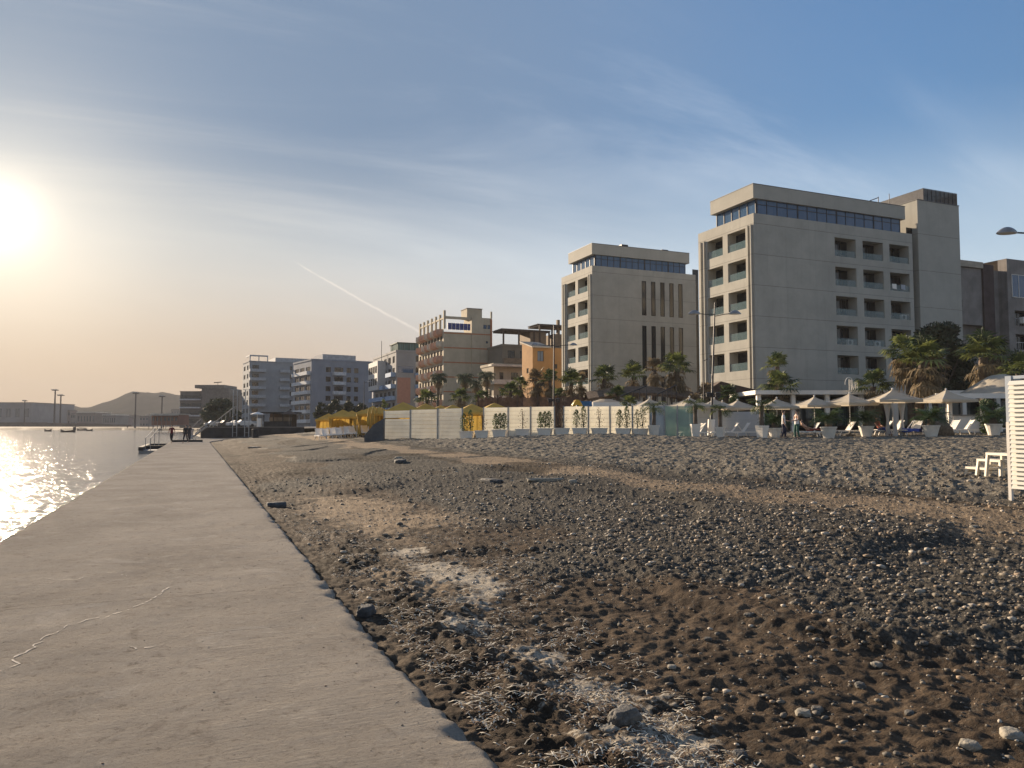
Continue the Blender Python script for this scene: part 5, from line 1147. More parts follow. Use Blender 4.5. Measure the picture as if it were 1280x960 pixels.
for px, D, lb in [(1109, 46.9, 'tied white curtain on the left pole of the widest parasol'), (1118, 46.4, 'tied white curtain in the middle of the widest parasol'), (1127, 47.0, 'tied white curtain on the right pole of the widest parasol')]:
    b = MB(); b.lathe([(.16, 0), (.12, .5), (.07, 1.0), (.13, 1.5), (.22, 2.0)], 10); o = b.build('curtain', CW); o.location = W(px, D); tag(o, lb, 'curtain')
# straw mound with a sunbather's towel
x, y, z = W(1175, 45); V0, F0 = ico(3); q = V0*np.array([.8, .6, .95]); q[:, 2] *= np.where(q[:, 2] < 0, .1, 1); q = q*(1+.12*fbm(V0[:, 0]*3, V0[:, 1]*3+V0[:, 2]*2, 3, 9))[:, None]
o = npmesh('straw_umbrella', q, F0, mat('straw_brown', (.17, .12, .075), .95, .4, 8, 1.0, 40)); o.location = (x, y, z); tag(o, 'folded brown straw heap between the wide cycad and a lounger', 'straw heap')

# ------------------------------------------------------------------ beach club building
def club():
    x, y, z = W(938, 60.5); t = thing('beach_bar', 'long white open beach bar with flat roof and square columns', 'beach bar', (x, y, z), -YAW+R(1))
    W_ = 22.5; top = 4.1-z
    b = MB(); b.box(0, W_, -1.2, 6, top, top+.32); b.build('roof', mat('bar_white', (.82, .77, .69), .6, .06), t)
    for i in range(9):
        c = MB(); u = .4+i*(W_-.8)/8; c.box(u-.16, u+.16, -.9, -.6, 0, top-.003); c.build('column', mat('bar_white'), t)
    b = MB(); b.box(.2, W_, 4.8, 5, 0, top-.003); b.build('rear_wall', mat('bar_rear', (.07, .07, .07), .8, .3, .5), t)
    for i in range(8):
        u = .8+i*(W_-.8)/8; g = MB(); g.add([(u+.1, 1.6, .5), (u+2.3, 1.6, .5), (u+2.3, 1.6, top-.4), (u+.1, 1.6, top-.4)], [(0, 1, 2, 3)]); g.build('window', glassmat('bar_glass', (.03, .05, .06), .2), t)
    b = MB(); b.box(0, W_, -1.2, 5, -.1, .02); b.build('deck', mat('deck_white', (.45, .44, .42)), t)
    x, y, z = W(1192, 50); t = thing('bar_counter', 'white panelled bar counter beneath the stretched canopy', 'bar counter', (x, y, z), -YAW)
    MB().box(0, 3.2, 0, .7, 0, 1.15).build('counter_front', mat('bar_white'), t); MB().box(-.1, 3.3, -.12, .82, 1.153, 1.22).build('counter_top', CONC, t)
    # stretched canopy
    x, y, z = W(1164, 50); t = thing('stretch_canopy', 'peaked cream stretch canopy on white posts at the right of the club', 'canopy', (x, y, z), -YAW)
    n = 16; V = []; Wd, Dp = 8.4, 6
    for j in range(n+1):
        for i in range(n+1):
            u, v = i/n, j/n; h = 2.5+.1*u+2.0*math.exp(-((u-.72)/.22)**2-((v-.5)/.5)**2)*(.55+.45*u)
            V.append((u*Wd, v*Dp-.5, h-z+.9))
    b = MB(); b.add(V, [(j*(n+1)+i, j*(n+1)+i+1, (j+1)*(n+1)+i+1, (j+1)*(n+1)+i) for j in range(n) for i in range(n)]); b.build('canopy', CAN, t, smooth=True)
    e = MB(); e.box(0, Wd, -.56, -.502, 2.3, 2.62); e.build('valance', mat('bar_white'), t)
    for i in range(4): MB().box(.9+i*2.2, 1.15+i*2.2, -.4, -.15, 0, 2.4).build('post', mat('bar_white'), t)
    # arched white sign frame on the roof
    x, y, _ = W(1062, 59); t = thing('roof_arch', 'small white arch with vertical bars on the beach bar roof', 'sign frame', (x, y, 4.42), -YAW, sc_=.55)
    b = MB(); b.tube([(math.cos(a)*.55, 0, .9+math.sin(a)*.9) for a in np.linspace(-.9, 3.3, 16)], .06, 6); b.build('hoop', WHITEP, t)
    b = MB(); [b.box(.0+i*.28, .06+i*.28, -.03, .03, 0, 1.5-.1*i) for i in range(5)]; b.build('bars', WHITEP, t)
club()
# thatched long shelter, reed fence, dark gabled hut, dome tent
x, y, z = W(735, 70); t = thing('thatched_shelter', 'long low shelter with a brown curved thatch roof behind the fence', 'shelter', (x, y, z), -YAW); n = 20; Wd = 10.2; V = []
for i in range(n+1):
    u = i/n; h = 2.9+.55*math.sin(u*math.pi)
    for (yy, zz) in ((0, h-.12), (0, h+.12), (2.2, h+.85), (4.4, h+.1)): V.append((u*Wd, yy+.1*math.sin(i*2.3), zz+.04*math.sin(i*1.7)))
b = MB(); b.add(V, [(i*4+k, i*4+k+1, i*4+k+5, i*4+k+4) for i in range(n) for k in range(3)]); b.build('thatch_roof', mat('thatch', (.15, .10, .065), .95, .4, 4, 1.0, 25), t)
for i in range(6): MB().tube([(.4+i*1.85, .4, 0), (.4+i*1.85, .4, 2.95)], .08, 7).build('post', mat('dark_timber'), t)
def reed(px0, px1, D, zt, label, m):
    a = W(px0, D); b_ = W(px1, D-2); L = (Vector(b_)-Vector(a)).xy.length; t = thing('reed_fence', label, 'fence', a, math.atan2(b_[1]-a[1], b_[0]-a[0])); b = MB(); k = int(L/.12)
    for i in range(k): h = zt-a[2]+random.uniform(-.12, .12); b.box(i*.12, i*.12+.10, 0, .04+.04*random.random(), 0, h)
    b.build('reed_panel', m, t); c = MB(); [c.box(i*2, i*2+.12, -.13, -.01, 0, zt-a[2]+.25) for i in range(int(L/2)+1)]; c.build('post', mat('dark_timber'), t)
reed(597, 738, 76, 4.5, 'long brown reed fence behind the white fence and yellow tents', mat('reed_brown', (.14, .085, .06), .95, .35, 3, .5, 30))
x, y, z = W(895, 72); t = thing('gabled_hut', 'dark timber hut with a low sloping roof under the big hotel corner', 'hut', (x, y, z), -YAW)
MB().box(-.2, 4.2, 0, 4, 0, 2.6).build('wall', mat('dark_timber'), t); b = MB(); b.add([(-1.4, -.4, 3.3), (.4, -.4, 4.5), (5.4, -.4, 3.3), (-1.4, 4.4, 3.3), (.4, 4.4, 4.5), (5.4, 4.4, 3.3), (-1.4, -.4, 2.6), (5.4, -.4, 2.6)], [(0, 1, 4, 3), (1, 2, 5, 4), (0, 6, 7, 2, 1)]); b.build('roof', mat('dark_timber'), t)
for (a, D0, c_, za, zb, lb) in [(775, 66, 808, 4.2, 5.1, 'dark sloping handrail rising left of the bare palm'), (822, 66, 846, 4.4, 5.2, 'dark sloping handrail below the slit windows')]:
    p = W(a, D0); q = W(c_, D0); t = thing('handrail', lb, 'handrail', (p[0], p[1], 0)); dx, dy = q[0]-p[0], q[1]-p[1]
    MB().tube([(0, 0, za), (dx, dy, zb)], .06, 6).build('rail', DARKM, t); b = MB(); [b.tube([(dx*i/4, dy*i/4, p[2]), (dx*i/4, dy*i/4, za+(zb-za)*i/4)], .04, 6) for i in range(5)]; b.build('posts', DARKM, t)
for px, D, r_, hh, lb in [(757, 62, 1.5, 1.2, 'round topped white tent behind the fence'), (795, 63, 1.2, .9, 'smaller round topped cream tent beside the stout palm')]:
    x, y, z = W(px, D); t = thing('dome_tent', lb, 'tent', (x, y, z), -YAW); b = MB(); b.lathe([(r_, 0), (r_, 2.1-.2), (r_*1.05, 2.2), (r_*.8, 2.2+hh*.3), (r_*.3, 2.2+hh*.5)], 16); b.build('cover', CAN, t); MB().box(-r_*.8, r_*1.6, -r_-.1, -r_+.1, 1.5, 2.5).build('front_flap', WHITEP, t)
# yellow and blue play tower
x, y, z = W(722, 58); t = thing('play_tower', 'yellow arched play house with blue top behind the fence', 'play house', (x, y, z), -YAW+.2)
n = 12; V = []; ym = mat('play_yellow', (.60, .36, .04), .5, .08)
arch = [(.55*math.cos(a)*(1-.25*math.sin(a)), 1.75+.95*math.sin(a)) for a in np.linspace(math.pi, 0, n)]; inn = [(.27*math.cos(a), 1.75+.55*math.sin(a)) for a in np.linspace(math.pi, 0, n)]
out_ = [(-.6, 0)]+arch+[(.6, 0)]; in_ = [(-.28, 0)]+inn+[(.28, 0)]; k = len(out_)
b = MB(); b.add([(p[0], 0, p[1]) for p in out_]+[(p[0], 0, p[1]) for p in in_]+[(p[0], .5, p[1]) for p in out_], [(i, i+1, k+i+1, k+i) for i in range(k-1)]+[(i, i+1, 2*k+i+1, 2*k+i) for i in range(k-1)]); b.build('arch', ym, t)
MB().box(.1, 1.3, .52, 1.3, 1.6, 2.6).build('blue_top', mat('play_blue', (.03, .14, .32), .5), t)
# ------------------------------------------------------------------ yellow cabanas and tents
YC = mat('cabana_yellow', (.52, .36, .09), .85, .12, 1.5, transl=.25); YR = mat('cabana_roof', (.68, .45, .10), .85, .1, 1, transl=.3)
def cabana(label, cur=True):
    t = thing('cabana', label, 'cabana', group='yellow beach cabanas'); w = 1.35
    for sx in (-1, 1):
        for sy in (-1, 1): MB().box(sx*w-.04, sx*w+.04, sy*w-.04, sy*w+.04, 0, 2.15).build('post', YC, t)
    h = w+.15; b = MB(); b.add([(-h, -h, 2.1), (h, -h, 2.1), (h, h, 2.1), (-h, h, 2.1), (0, 0, 2.85), (-h, -h, 1.9), (h, -h, 1.9), (h, h, 1.9), (-h, h, 1.9)], [(0, 1, 4), (1, 2, 4), (2, 3, 4), (3, 0, 4), (0, 1, 6, 5), (1, 2, 7, 6), (2, 3, 8, 7), (3, 0, 5, 8)]); b.build('roof', YR, t)
    for sx, sy in ((-1, -1), (1, -1), (1, 1), (-1, 1)): MB().lathe([(.16, .2), (.12, .8), (.07, 1.1), (.15, 1.5), (.26, 2.05)], 9, c=(sx*w*.9, sy*w*.9, 0)).build('curtain', YC, t)
    if cur:
        b = MB(); V = [(-w+i*.15, w+.05*math.sin(i*2.1), z) for i in range(19) for z in (.1, 2.05)]; b.add(V, [(2*i, 2*i+1, 2*i+3, 2*i+2) for i in range(18)]); b.build('rear_curtain', YC, t)
    return t
CB = cabana('cabana')
for i, (px, D, s, lb) in enumerate([(411, 73, .95, 'yellow cabana nearest the pier'), (429, 70, 1.05, 'second yellow cabana from the pier, with the broadest roof'), (453, 72, 1.0, 'third yellow cabana from the pier'), (466, 66, 1.1, 'yellow cabana just left of the white fence end'), (440, 77, 1.0, 'rear yellow cabana between the second and third'), (474, 72, 1.1, 'rear yellow cabana whose curtains show at the white fence end'),
        (504, 63, 1.2, 'yellow tent roof above the slotted end fence panel'), (532, 66, 1.15, 'yellow tent roof above the second fence panel'), (551, 70, 1.1, 'yellow tent roof above the third fence panel'), (590, 56, 1.05, 'yellow tent seen through the opening in the fence'), (566, 68, 1.1, 'yellow tent roof just left of the fence opening'), (618, 68, 1.15, 'last yellow tent roof, right of the fence opening')]):
    c = CB if i == 0 else copy_tree(CB, (0, 0, 0)); c['label'] = lb; x, y, z = W(px, D); c.location = (x, y, z-.05); c.scale = (s*.84, s*.84, s*.84); c.rotation_euler = (0, 0, -YAW+R(12))
for i in range(5):
    px = 461+i*3.8+(i % 3); x, y, z = W(px, 63.5+.7*i); t = thing('closed_parasol', 'furled yellow parasol number %s from the cabanas towards the fence end' % ['one', 'two', 'three', 'four', 'five', 'six', 'seven', 'eight', 'nine'][i], 'parasol', (x, y, z), group='furled yellow parasols')
    MB().tube([(0, 0, 0), (0, 0, 2.45)], .03, 6).build('pole', WHITEP, t); MB().lathe([(.05, .9), (.16, 1.1), (.15, 1.6), (.09, 2.1), (.03, 2.4)], 8).build('furled_canopy', YC, t)

# ------------------------------------------------------------------ lamp posts
def lamp_head(mb, c, d, L, mi=0):
    """flattened hood, cowl up, tapering towards the arm"""
    c = Vector(c); d = Vector(d).normalized(); sd = Vector((-d.y, d.x, 0)); V = []; n = 10; m_ = 9
    for i in range(n+1):
        u = i/n; w = L*.33*math.sin(math.pi*min(1, u*.9+.06))**.7; h = L*.34*math.sin(math.pi*min(1, u*.9+.06))**.8
        for j in range(m_): a = math.pi*j/(m_-1); V.append(c+d*(u-.5)*L+sd*math.cos(a)*w+Vector((0, 0, math.sin(a)*h)))
    mb.add(V, [(i*m_+j, i*m_+j+1, (i+1)*m_+j+1, (i+1)*m_+j) for i in range(n) for j in range(m_-1)], mi)
    mb.add([c+d*(i/n-.5)*L+sd*s_*L*.33*math.sin(math.pi*min(1, i/n*.9+.06))**.7 for i in range(n+1) for s_ in (-1, 1)], [(2*i, 2*i+1, 2*i+3, 2*i+2) for i in range(n)], 1)
LMP = mat('lamp_shell', (.30, .29, .28), .35, .2, 6, metal=.5); LEN = mat('lamp_lens', (.55, .52, .45), .2, .05)
def lamp(label, px, D, ztop, arm, rise, leanx=0.0, sleeve=False, headL=.75, az=0.0, spots=False, arms=(-1, 1), r=.07):
    x, y, z = W(px, D); t = thing('lamp_post', label, 'lamp post', (x, y, z-.1), -YAW+az); H = ztop-z+.1
    MB().tube([(0, 0, 0), (leanx, 0, H)], [r*1.2, r*.6], 10).build('pole', DARKM, t)
    if sleeve: MB().tube([(0, 0, .2), (leanx*.15, 0, 1.25)], .24, 12).build('sleeve', WHITEP, t)
    ya = H-rise; xa = leanx*ya/H
    for s_ in arms:
        b = MB(); b.tube([(xa, 0, ya-.12*(s_ > 0)), (xa+s_*arm*.5, 0, ya+.02), (xa+s_*(arm-headL*.3), 0, ya+.06)], .03, 6); a = b.build('arm', DARKM, t)
        b = MB(); lamp_head(b, (xa+s_*arm, 0, ya+.02), (s_, 0, 0), headL); b.build('lamp_head', [LMP, LEN], a)
    if spots:
        for s_ in (-1, 1): MB().lathe([(.05, 0), (.16, .05), (.2, .3), (.05, .34)], 8, c=(s_*.3+leanx*.5, 0, H*.30)).build('spotlight', DARKM, t)
        MB().bar((-.35+leanx*.5, 0, H*.32), (.35+leanx*.5, 0, H*.32), .05).build('spotlight_bar', DARKM, t)
lamp('leaning lamp post with two lights and a white sleeved foot', 888, 50, 9.8, 1.35, .8, .40, True, .8, spots=True)
lamp('slim lamp post with two lights in front of the orange house', 692, 60, 9.6, 1.55, 1.6, .05, False, .6, spots=True)
lamp('lamp post outside the frame whose light hangs into the top right', 1334, 26, 8.7, 1.85, .45, 0, False, .68, arms=(-1,))
lamp('small lamp post in front of the blue-grey block', 455, 110, 8.2, .8, .2, 0, False, .6, arms=(1,), r=.06)
lamp('thin pole with crossbar beside the leaning lamp post', 880, 62, 7.2, .5, .15, 0, False, .3, arms=(1,), r=.05)
# ------------------------------------------------------------------ quay, cafe, gangway
mb = MB(); qa = [(1.5, 111.3), (18, 110), (40, 108)]; V = []
t = thing('quay_wall', 'low dark quay wall closing off the beach beyond the pier', 'wall', (0, 111.2, 0))
b = MB(); b.add([(.5, 0, -.6), (14, -1, -.3), (14, -1, 1.45), (.5, 0, 1.45), (.5, .6, 1.45), (14, -.4, 1.45), (.5, .6, -.6)], [(0, 1, 2, 3), (3, 2, 5, 4), (0, 3, 4, 6)]); b.build('wall', mat('quay_dark', (.055, .05, .048), .9, .3, .8, .5, 6), t)
b = MB(); b.add([(.4, -.08, 1.453), (14, -1.08, 1.453), (14, -.3, 1.453), (.4, .7, 1.453), (.4, -.08, 1.55), (14, -1.08, 1.55), (14, -.3, 1.55), (.4, .7, 1.55)], [(0, 1, 5, 4), (4, 5, 6, 7), (3, 0, 4, 7)]); b.build('coping', CONC, t)
mb = MB(); mb.add([(1.0, 112, 1.44), (60, 111, 1.44), (60, 230, 1.44), (2, 230, 1.44)], [(0, 1, 2, 3)]); tag(mb.build('promenade', mat('paving', (.17, .155, .14), .9, .2, .4)), kind='structure')
def kiosk():
    x, y, z = W(330, 128); z = 1.44; t = thing('beach_kiosk', 'dark open-sided kiosk with a flat roof on the quay', 'kiosk', (x, y, z), -YAW)
    MB().box(-.6, 5.4, 0, 3.5, 2.35, 2.6).build('roof', mat('kiosk_dark', (.04, .038, .036), .8, .3), t); MB().box(0, 4.6, 0, .2, 0, 1.0).build('counter', mat('kiosk_dark'), t); MB().box(0, 4.6, 3.2, 3.4, 0, 2.35).build('rear_wall', mat('kiosk_brown', (.10, .07, .05)), t)
    for u in (0, 1.6, 3.2, 4.6): MB().box(u-.06, u+.06, 0, .12, 1.003, 2.348).build('post', mat('kiosk_dark'), t)
    MB().box(-1.1, -.4, -.2, .4, 0, 1.5).build('white_fridge', WHITEP, t)
    MB().box(.4, 4.2, 1.6, 2, 1.1, 1.7).build('shelf', mat('kiosk_tan', (.22, .17, .12)), t)
    x, y, z = W(362, 122); t = thing('market_umbrella', 'dark square umbrella on the right of the kiosk', 'parasol', (x, y, 1.44), -YAW)
    MB().tube([(0, 0, 0), (0, 0, 2.5)], .05, 6).build('pole', DARKM, t); MB().lathe([(1.6, 2.1), (.05, 2.75)], 4).build('canopy', mat('kiosk_brown'), t)
    x, y, z = W(322, 118); t = thing('market_umbrella', 'small white umbrella on the left of the kiosk', 'parasol', (x, y, 1.44), -YAW)
    MB().tube([(0, 0, 0), (0, 0, 2.3)], .04, 6).build('pole', WHITEP, t); MB().lathe([(1.1, 2.05), (.05, 2.4)], 8).build('canopy', WHITEP, t)
kiosk()
x, y, z = W(320, 93); t = thing('litter_bin', 'dark cylindrical litter bin alone on the far sand', 'litter bin', (x, y, z)); MB().lathe([(.38, 0), (.42, 1.0)], 14).build('body', DARKM, t); MB().lathe([(.46, 1.003), (.46, 1.08), (.3, 1.16)], 14).build('lid', mat('kiosk_dark'), t)
def gangway():
    for (px, D, y0, y1, lb) in [(294, 104, 486, 536, 'pale twin pole at the top of the gangway'), (309, 102, 486, 541, 'pale twin pole right of the gangway')]:
        x, y, z = W(px, D); zb = -.3; h = (533-y0)*D/950+EYE-zb; t = thing('twin_pole', lb, 'pole', (x, y, zb-.1), -YAW)
        for s_ in (-1, 1): MB().tube([(s_*.28, 0, 0), (s_*.28, 0, h)], .065, 8).build('upright', GREYM, t)
        [MB().bar((-.28, 0, h*k/6), (.28, 0, h*k/6), .04).build('rung', GREYM, t) for k in range(1, 6)]; MB().bar((-.6, 0, h), (.6, 0, h-.1), .06).build('crossbar', GREYM, t)
    x, y, z = W(262, 105); t = thing('gangway', 'steep gangway with two pale handrails rising to the twin pole', 'gangway', (x, y, 1.5), -YAW)
    e = (293-262)/950*105; h1 = (533-508.8)*105/950+EYE-1.5
    for k, (dz, yy) in enumerate(((0, 0), (-.95, .9))):
        b = MB(); b.tube([(0, yy, .05+dz), (e, yy, h1+dz)], .07, 8); b.build('handrail', mat('rail_pale', (.30, .29, .27), .8, .1), t)
        b = MB(); [b.tube([(e*i/6, yy, h1*i/6+dz), (e*i/6, yy, h1*i/6+dz-.95)], .035, 6) for i in range(1, 7)]; b.build('baluster', GREYM, t) if k == 0 else None
    b = MB(); b.bar((0, .45, -1.0), (e, .45, h1-1.0), .8, .08); b.build('treads', DARKM, t)
    x, y, z = W(240, 100); t = thing('gangway', 'short folded gangway beyond the walkers on the pier', 'gangway', (x, y, 0), -YAW)
    for k in range(2): MB().tube([(k*.3, k*.5, 1.35-k*.7), (1.25+k*.3, k*.5, 2.6-k*.7)], .06, 8).build('handrail', mat('rail_pale'), t)
    b = MB(); b.bar((.1, .25, .2), (1.9, .25, 1.6), .6, .1); b.box(-.1, .1, 0, .4, -.05, 1.3); b.build('treads', mat('plaster_pale'), t)
gangway()
# bathing steps: a notch beyond the pier edge with a dark kerb and rails
def steps():
    t = thing('bathing_landing', 'low concrete bathing landing with dark kerb at the seaward pier edge', 'landing', (-4.15, 66, -.5))
    MB().box(0, 1.62, 0, 12, -1, .22).build('platform', mat('landing_concrete', (.32, .30, .27), .85, .15, 1, .4, 8), t)
    b = MB(); b.box(-.02, .3, -.05, 12, .223, .5); b.box(.302, 1.6, 4.0, 4.5, .223, .5); b.box(.302, 1.6, 11.5, 12, .223, .52); b.build('kerb', mat('strip_black', (.03, .03, .032), .8, .2), t)
    t = thing('pier_recess_strip', 'dark rubber kerb lying across the pier behind the walkers', 'kerb', (-2.3, 85, .0)); MB().box(0, 2.9, 0, .5, .01, .22).build('recess_strip', mat('strip_black'), t)  # added dark bar stands for the dark of a recess across the pier
    t = thing('handrail', 'pale tube handrail going down to the water from the landing', 'handrail', (-3.7, 66.5, -.28))
    m_ = mat('rail_pale')
    for dx in (0, .35):
        MB().tube([(dx, 0, 0), (dx, 0, .95), (dx+.3, 7.5, 1.75), (dx+.3, 7.5, 0)], .028, 7).build('tube', m_, t)
steps()
# cars parked beyond the quay
def car(label, colr, px, D, rz):
    t = thing('parked_car', label, 'car', (*W(px, D)[:2], 1.46), rz, 'cars parked behind the quay')
    pr = [(-2.1, .35), (-2.1, .85), (-1.9, .95), (-1.2, 1.0), (-.7, 1.42), (.8, 1.45), (1.5, .98), (2.0, .85), (2.1, .6), (2.1, .35)]; k = len(pr)
    b = MB(); b.add([(x, s_*.82*(1 if z < 1.1 else .82), z) for s_ in (-1, 1) for x, z in pr], [tuple(range(k)), tuple(range(k, 2*k))]+[(i, (i+1) % k, k+(i+1) % k, k+i) for i in range(k)]); b.build('body', mat('car_paint_%d' % int(colr[0]*99), colr, .3, .02), t)
    b = MB(); [b.add([(-1.05, s_*.80, 1.02), (1.35, s_*.80, 1.02), (.75, s_*.70, 1.38), (-.68, s_*.70, 1.38)], [(0, 1, 2, 3)]) for s_ in (-1, 1)]; b.build('window', GL, t)
    for sx in (-1.3, 1.3):
        for s_ in (-1, 1): b = MB(); b.tube([(sx, s_*.68, .32), (sx, s_*.86, .32)], .32, 12); b.build('wheel', mat('tyre', (.02, .02, .02)), t)
car('white car parked left of the kiosk', (.62, .60, .56), 306, 150, .2); car('silver car parked between the gangway pole and the kiosk', (.35, .36, .37), 297, 160, .4); car('dark car parked behind the gangway', (.05, .05, .06), 284, 165, .3); car('pale car parked furthest left behind the quay', (.5, .48, .45), 268, 175, .1)

# ------------------------------------------------------------------ people
SKIN = mat('skin', (.52, .33, .23), .6, .08, 6)
def skin_mesh(name, joints, edges, mats, parent, sub=1):
    me = bpy.data.meshes.new(name); me.from_pydata([j[0] for j in joints], edges, []); 
    for m_ in (mats if isinstance(mats, list) else [mats]): me.materials.append(m_)
    o = bpy.data.objects.new(name, me); col.objects.link(o); o.parent = parent
    md = o.modifiers.new('skin', 'SKIN'); md.use_smooth_shade = True
    for i, j in enumerate(joints):
        sv = me.skin_vertices[0].data[i]; r = j[1]; sv.radius = (r, r) if not isinstance(r, tuple) else r; sv.use_root = (i == 0)
    s = o.modifiers.new('sub', 'SUBSURF'); s.levels = sub; s.render_levels = sub
    return o
def person(label, loc, rz, h=1.75, pose='stand', top=(.3, .3, .3), legs=(.05, .05, .06), hairc=(.03, .02, .015), step=0.0, hairlong=False, armfwd=0.0, barearms=True, bareback=False, female=False, hat=None):
    t = thing('person', label, 'person', loc, rz); k = h/1.75; t.scale = (k, k, k)
    sw = .19 if not female else .165; hp = .10
    if pose == 'sit': hipz = .48; kn = lambda s: (s*.11, -.42, .52); ft = lambda s: (s*.12, -.78, .10); toe = lambda s: (s*.12, -.92, .06); lean = .28
    elif pose == 'lie': hipz = .46; kn = lambda s: (s*.11, -.42, .50); ft = lambda s: (s*.12, -.82, .44); toe = lambda s: (s*.12, -.88, .54); lean = .45
    else: hipz = .92; kn = lambda s: (s*.095, -.05-.12*s*step, .50); ft = lambda s: (s*.10, .03-.30*s*step, .09+.05*max(0, -s*step)); toe = lambda s: (s*.115, -.13-.30*s*step, .03+.02*max(0, -s*step)); lean = .0
    up = .52 if not lean else .52*math.cos(lean*1.4)
    def ty(f): return lean*f*.9
    C = (0, ty(1), hipz+up); N_ = (0, ty(1.1), hipz+up+.07); Hd = (0, ty(1.15)-.015, hipz+up+.19); Ht = (0, ty(1.15)-.005, hipz+up+.27)
    J = [((0, 0, hipz), (.11, .085)), ((0, ty(.45), hipz+.2*up/.52), (.095, .07)), ((0, ty(.85), hipz+.42*up/.52), (.12, .08)), (C, (.08, .07)), (N_, .052), (Hd, (.078, .09)), (Ht, (.07, .08)), ((0, ty(1.15)-.105, hipz+up+.175), .02)]
    E = [(0, 1), (1, 2), (2, 3), (3, 4), (4, 5), (5, 6), (5, 7)]
    arms = {}
    for s in (-1, 1):
        a = len(J); sy = ty(.95); sh = (s*sw, sy, hipz+up-.04)
        if pose in ('sit', 'lie'): el = (s*(sw+.06), sy-.12, hipz+.22); wr = (s*(sw+.02), -.18, hipz+.10)
        elif armfwd and (s > 0 or armfwd > 1): el = (s*(sw+.03), sy-.04, hipz+.24); wr = (s*(sw-.10), sy-.24, hipz+.20)
        else: el = (s*(sw+.055), sy+.03+.06*s*step, hipz+up-.33); wr = (s*(sw+.07), sy-.04+.16*s*step, hipz+up-.58)
        d = (Vector(wr)-Vector(el)).normalized(); hand = Vector(wr)+d*.075
        J += [(sh, .055), (el, .040), (wr, .027), (tuple(hand), (.036, .018))]; E += [(3, a), (a, a+1), (a+1, a+2), (a+2, a+3)]; arms[s] = (sh, el, wr)
        q = d.orthogonal().normalized()
        for f, (off, ln) in enumerate(((-.027, .062), (-.009, .074), (.009, .070), (.027, .055))):
            b0 = len(J); p1 = hand+q*off+d*.03; J += [(tuple(p1+d*ln*.4), .009), (tuple(p1+d*ln*.9+Vector((0, -.012, 0))), .007)]; E += [(a+3, b0), (b0, b0+1)]
        b0 = len(J); J += [(tuple(Vector(wr)+d*.03+q*.035), .011), (tuple(Vector(wr)+d*.075+q*.05), .009)]; E += [(a+2, b0), (b0, b0+1)]
        a = len(J); J += [((s*hp, 0, hipz-.05), .085), (kn(s), .055), (ft(s), .036), (toe(s), (.04, .028))]; E += [(0, a), (a, a+1), (a+1, a+2), (a+2, a+3)]
    skin_mesh('body', J, E, SKIN, t)
    # clothes follow the limbs, a little fuller
    cm = mat('cloth_%d_%d_%d' % tuple(int(c*200) for c in top), top, .85, .12, 6, .3, 30); J2 = [((0, 0, hipz-.10), (.165, .13)), ((0, -.0, hipz+.02), (.160, .128)), ((0, ty(.45), hipz+.2*up/.52), (.135, .108)), ((0, ty(.85), hipz+.42*up/.52), (.158, .115)), ((0, ty(.98), hipz+up-.01), (.09, .08))]; E2 = [(0, 1), (1, 2), (2, 3), (3, 4)]
    if not bareback:
        for s in (-1, 1):
            sh, el, wr = [Vector(v) for v in arms[s]]; a = len(J2); J2 += [(tuple(sh), .068), (tuple(sh.lerp(el, .6 if barearms else 1.0)), .058)]; E2 += [(4, a), (a, a+1)]
            if not barearms: J2 += [(tuple(wr), .042)]; E2 += [(a+1, a+2)]
    else: J2 = [J2[0], J2[1], J2[2], ((0, -.03+ty(.85), hipz+.36), (.155, .105))]; E2 = [(0, 1), (1, 2), (2, 3)]
    skin_mesh('shirt', J2, E2, cm, t)
    lm = mat('trouser_%d_%d_%d' % tuple(int(c*200) for c in legs), legs, .85, .12, 6, .3, 30); J3 = [((0, 0, hipz+.04), (.15, .12))]; E3 = []
    for s in (-1, 1):
        a = len(J3); f = Vector(ft(s)); kk = Vector(kn(s)); J3 += [((s*hp, 0, hipz-.06), .10), (tuple(kk), .072), (tuple(kk.lerp(f, .93)), .055)]; E3 += [(0, a), (a, a+1), (a+1, a+2)]
    skin_mesh('trousers', J3, E3, lm, t)
    for s in (-1, 1):
        f = Vector(ft(s)); q = Vector(toe(s)); skin_mesh('shoe', [(tuple(f-Vector((0, -.03, .03))), .045), (tuple(q), (.045, .035))], [(0, 1)], mat('shoe_dark', (.03, .03, .03)), t)
    hm = mat('hair_%d' % int(hairc[0]*500), hairc, .7, .3, 30); hz_ = hipz+up
    Jh = [((0, ty(1.15)+.012, hz_+.305), (.088, .095)), ((0, ty(1.15)+.03, hz_+.23), (.095, .085)), ((0, ty(1.15)+.055, hz_+.14), (.075, .05))]; Eh = [(0, 1), (1, 2)]
    if hairlong: Jh += [((0, ty(1.1)+.075, hz_+.05), (.06, .035)), ((0, ty(1.0)+.10, hz_-.06), (.03, .02))]; Eh += [(2, 3), (3, 4)]
    skin_mesh('hair', Jh, Eh, hm, t)
    for s in (-1, 1): b = MB(); b.lathe([(.004, -.008), (.011, 0), (.004, .008)], 8, c=(s*.03, ty(1.15)-.092, hz_+.20)); b.build('eye', mat('eye_dark', (.02, .02, .02)), t)
    b = MB(); b.box(-.022, .022, ty(1.15)-.096, ty(1.15)-.088, hz_+.135, hz_+.143); b.build('mouth', mat('lip', (.28, .10, .08)), t)
    return t
def pier_pt(px, D): x, y, _ = W(px, D); return (x, y, .005)
person('person in a dark red shirt and black trousers walking on the pier', pier_pt(215.5, 73), -YAW+.1, 1.76, top=(.15, .025, .03), legs=(.03, .03, .035), step=1)
person('person in black clothes walking beside the one in red', pier_pt(233, 72.5), -YAW-.05, 1.76, top=(.025, .028, .032), legs=(.03, .03, .035), step=-1, barearms=False)
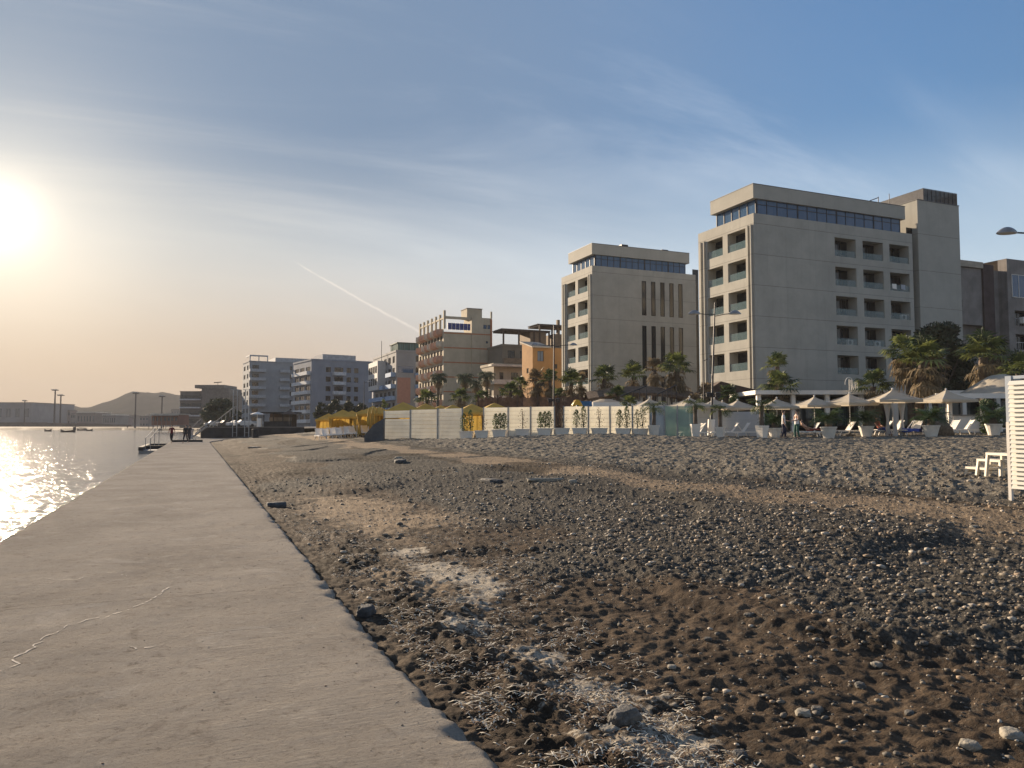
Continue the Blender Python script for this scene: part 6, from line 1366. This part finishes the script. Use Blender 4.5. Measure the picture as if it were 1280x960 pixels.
person('person in dark clothing half hidden beyond the walker in black', pier_pt(237.8, 80), -YAW, 1.72, top=(.03, .03, .035), legs=(.04, .04, .05), step=.5)
person('woman in a white top and navy trousers facing right on the gravel', W(979, 42.5), -YAW+1.2, 1.62, top=(.80, .78, .75), legs=(.025, .028, .06), hairc=(.09, .05, .03), hairlong=False, armfwd=1, female=True, step=.35)
person('woman with bare back, white top and green trousers on the gravel', W(995.5, 42.5), -YAW-1.3, 1.64, top=(.80, .78, .75), legs=(.05, .13, .10), hairc=(.05, .03, .02), armfwd=2, female=True, bareback=True, step=-.25)
def on_l(px, D, dz=0): return W(px, D, dz)
person('sunbather sitting on a lounger between two cycads', W(1099, 47.5), -YAW+.4, 1.65, 'sit', top=(.35, .08, .05), legs=(.05, .08, .3), hairc=(.05, .03, .02), female=True)
person('sunbather reclining behind the two standing women', W(1010, 47.9), -YAW+1.3, 1.7, 'lie', top=(.42, .26, .18), legs=(.3, .06, .04), hairc=(.04, .03, .02))
x, y, z = W(1139, 46.6); b = MB(); V = [(-.3+.6*i/6, -.5+j*1.0/6, .42+.03*math.sin(i*2+j)-(.0 if 0 < i < 6 else .18)) for j in range(7) for i in range(7)]; b.add(V, [(j*7+i, j*7+i+1, (j+1)*7+i+1, (j+1)*7+i) for j in range(6) for i in range(6)]); o = b.build('beach_towel', mat('towel_blue', (.05, .09, .35), .9, .3, 4)); o.location = (x, y, z); o.rotation_euler = (0, 0, .4); tag(o, 'blue towel draped over the lounger left of the wide cycad', 'towel')
# far beach goers, a handful of pixels each
for i, (px, D, c) in enumerate([(192, 300, (.2, .05, .05)), (205, 290, (.05, .05, .1)), (160, 330, (.1, .1, .1)), (223, 240, (.3, .3, .3))]):
    x, y, _ = W(px, D); person(['tiny far figure in red at the distant shore', 'tiny far figure in navy at the distant shore', 'tiny far figure in grey on the distant sand spit', 'tiny far figure in pale clothes beyond the walkers'][i], (x, y, .62 if D > 250 else gz(x, y)), 0, 1.7, top=c)
# ------------------------------------------------------------------ air
def haze():
    m = bpy.data.materials.new('haze'); m.use_nodes = True; N = NT(m.node_tree)
    p = N.n('ShaderNodeVolumePrincipled'); p.inputs['Color'].default_value = (.70, .69, .70, 1); p.inputs['Density'].default_value = HAZE; p.inputs['Anisotropy'].default_value = 0.0
    out = N.n('ShaderNodeOutputMaterial'); N.l(p.outputs[0], out.inputs['Volume'])
    mb = MB(); mb.box(-1900, 2300, -850, 2250, -6, 110); tag(mb.build('haze', m), kind='stuff')
HAZE = .00024
haze()
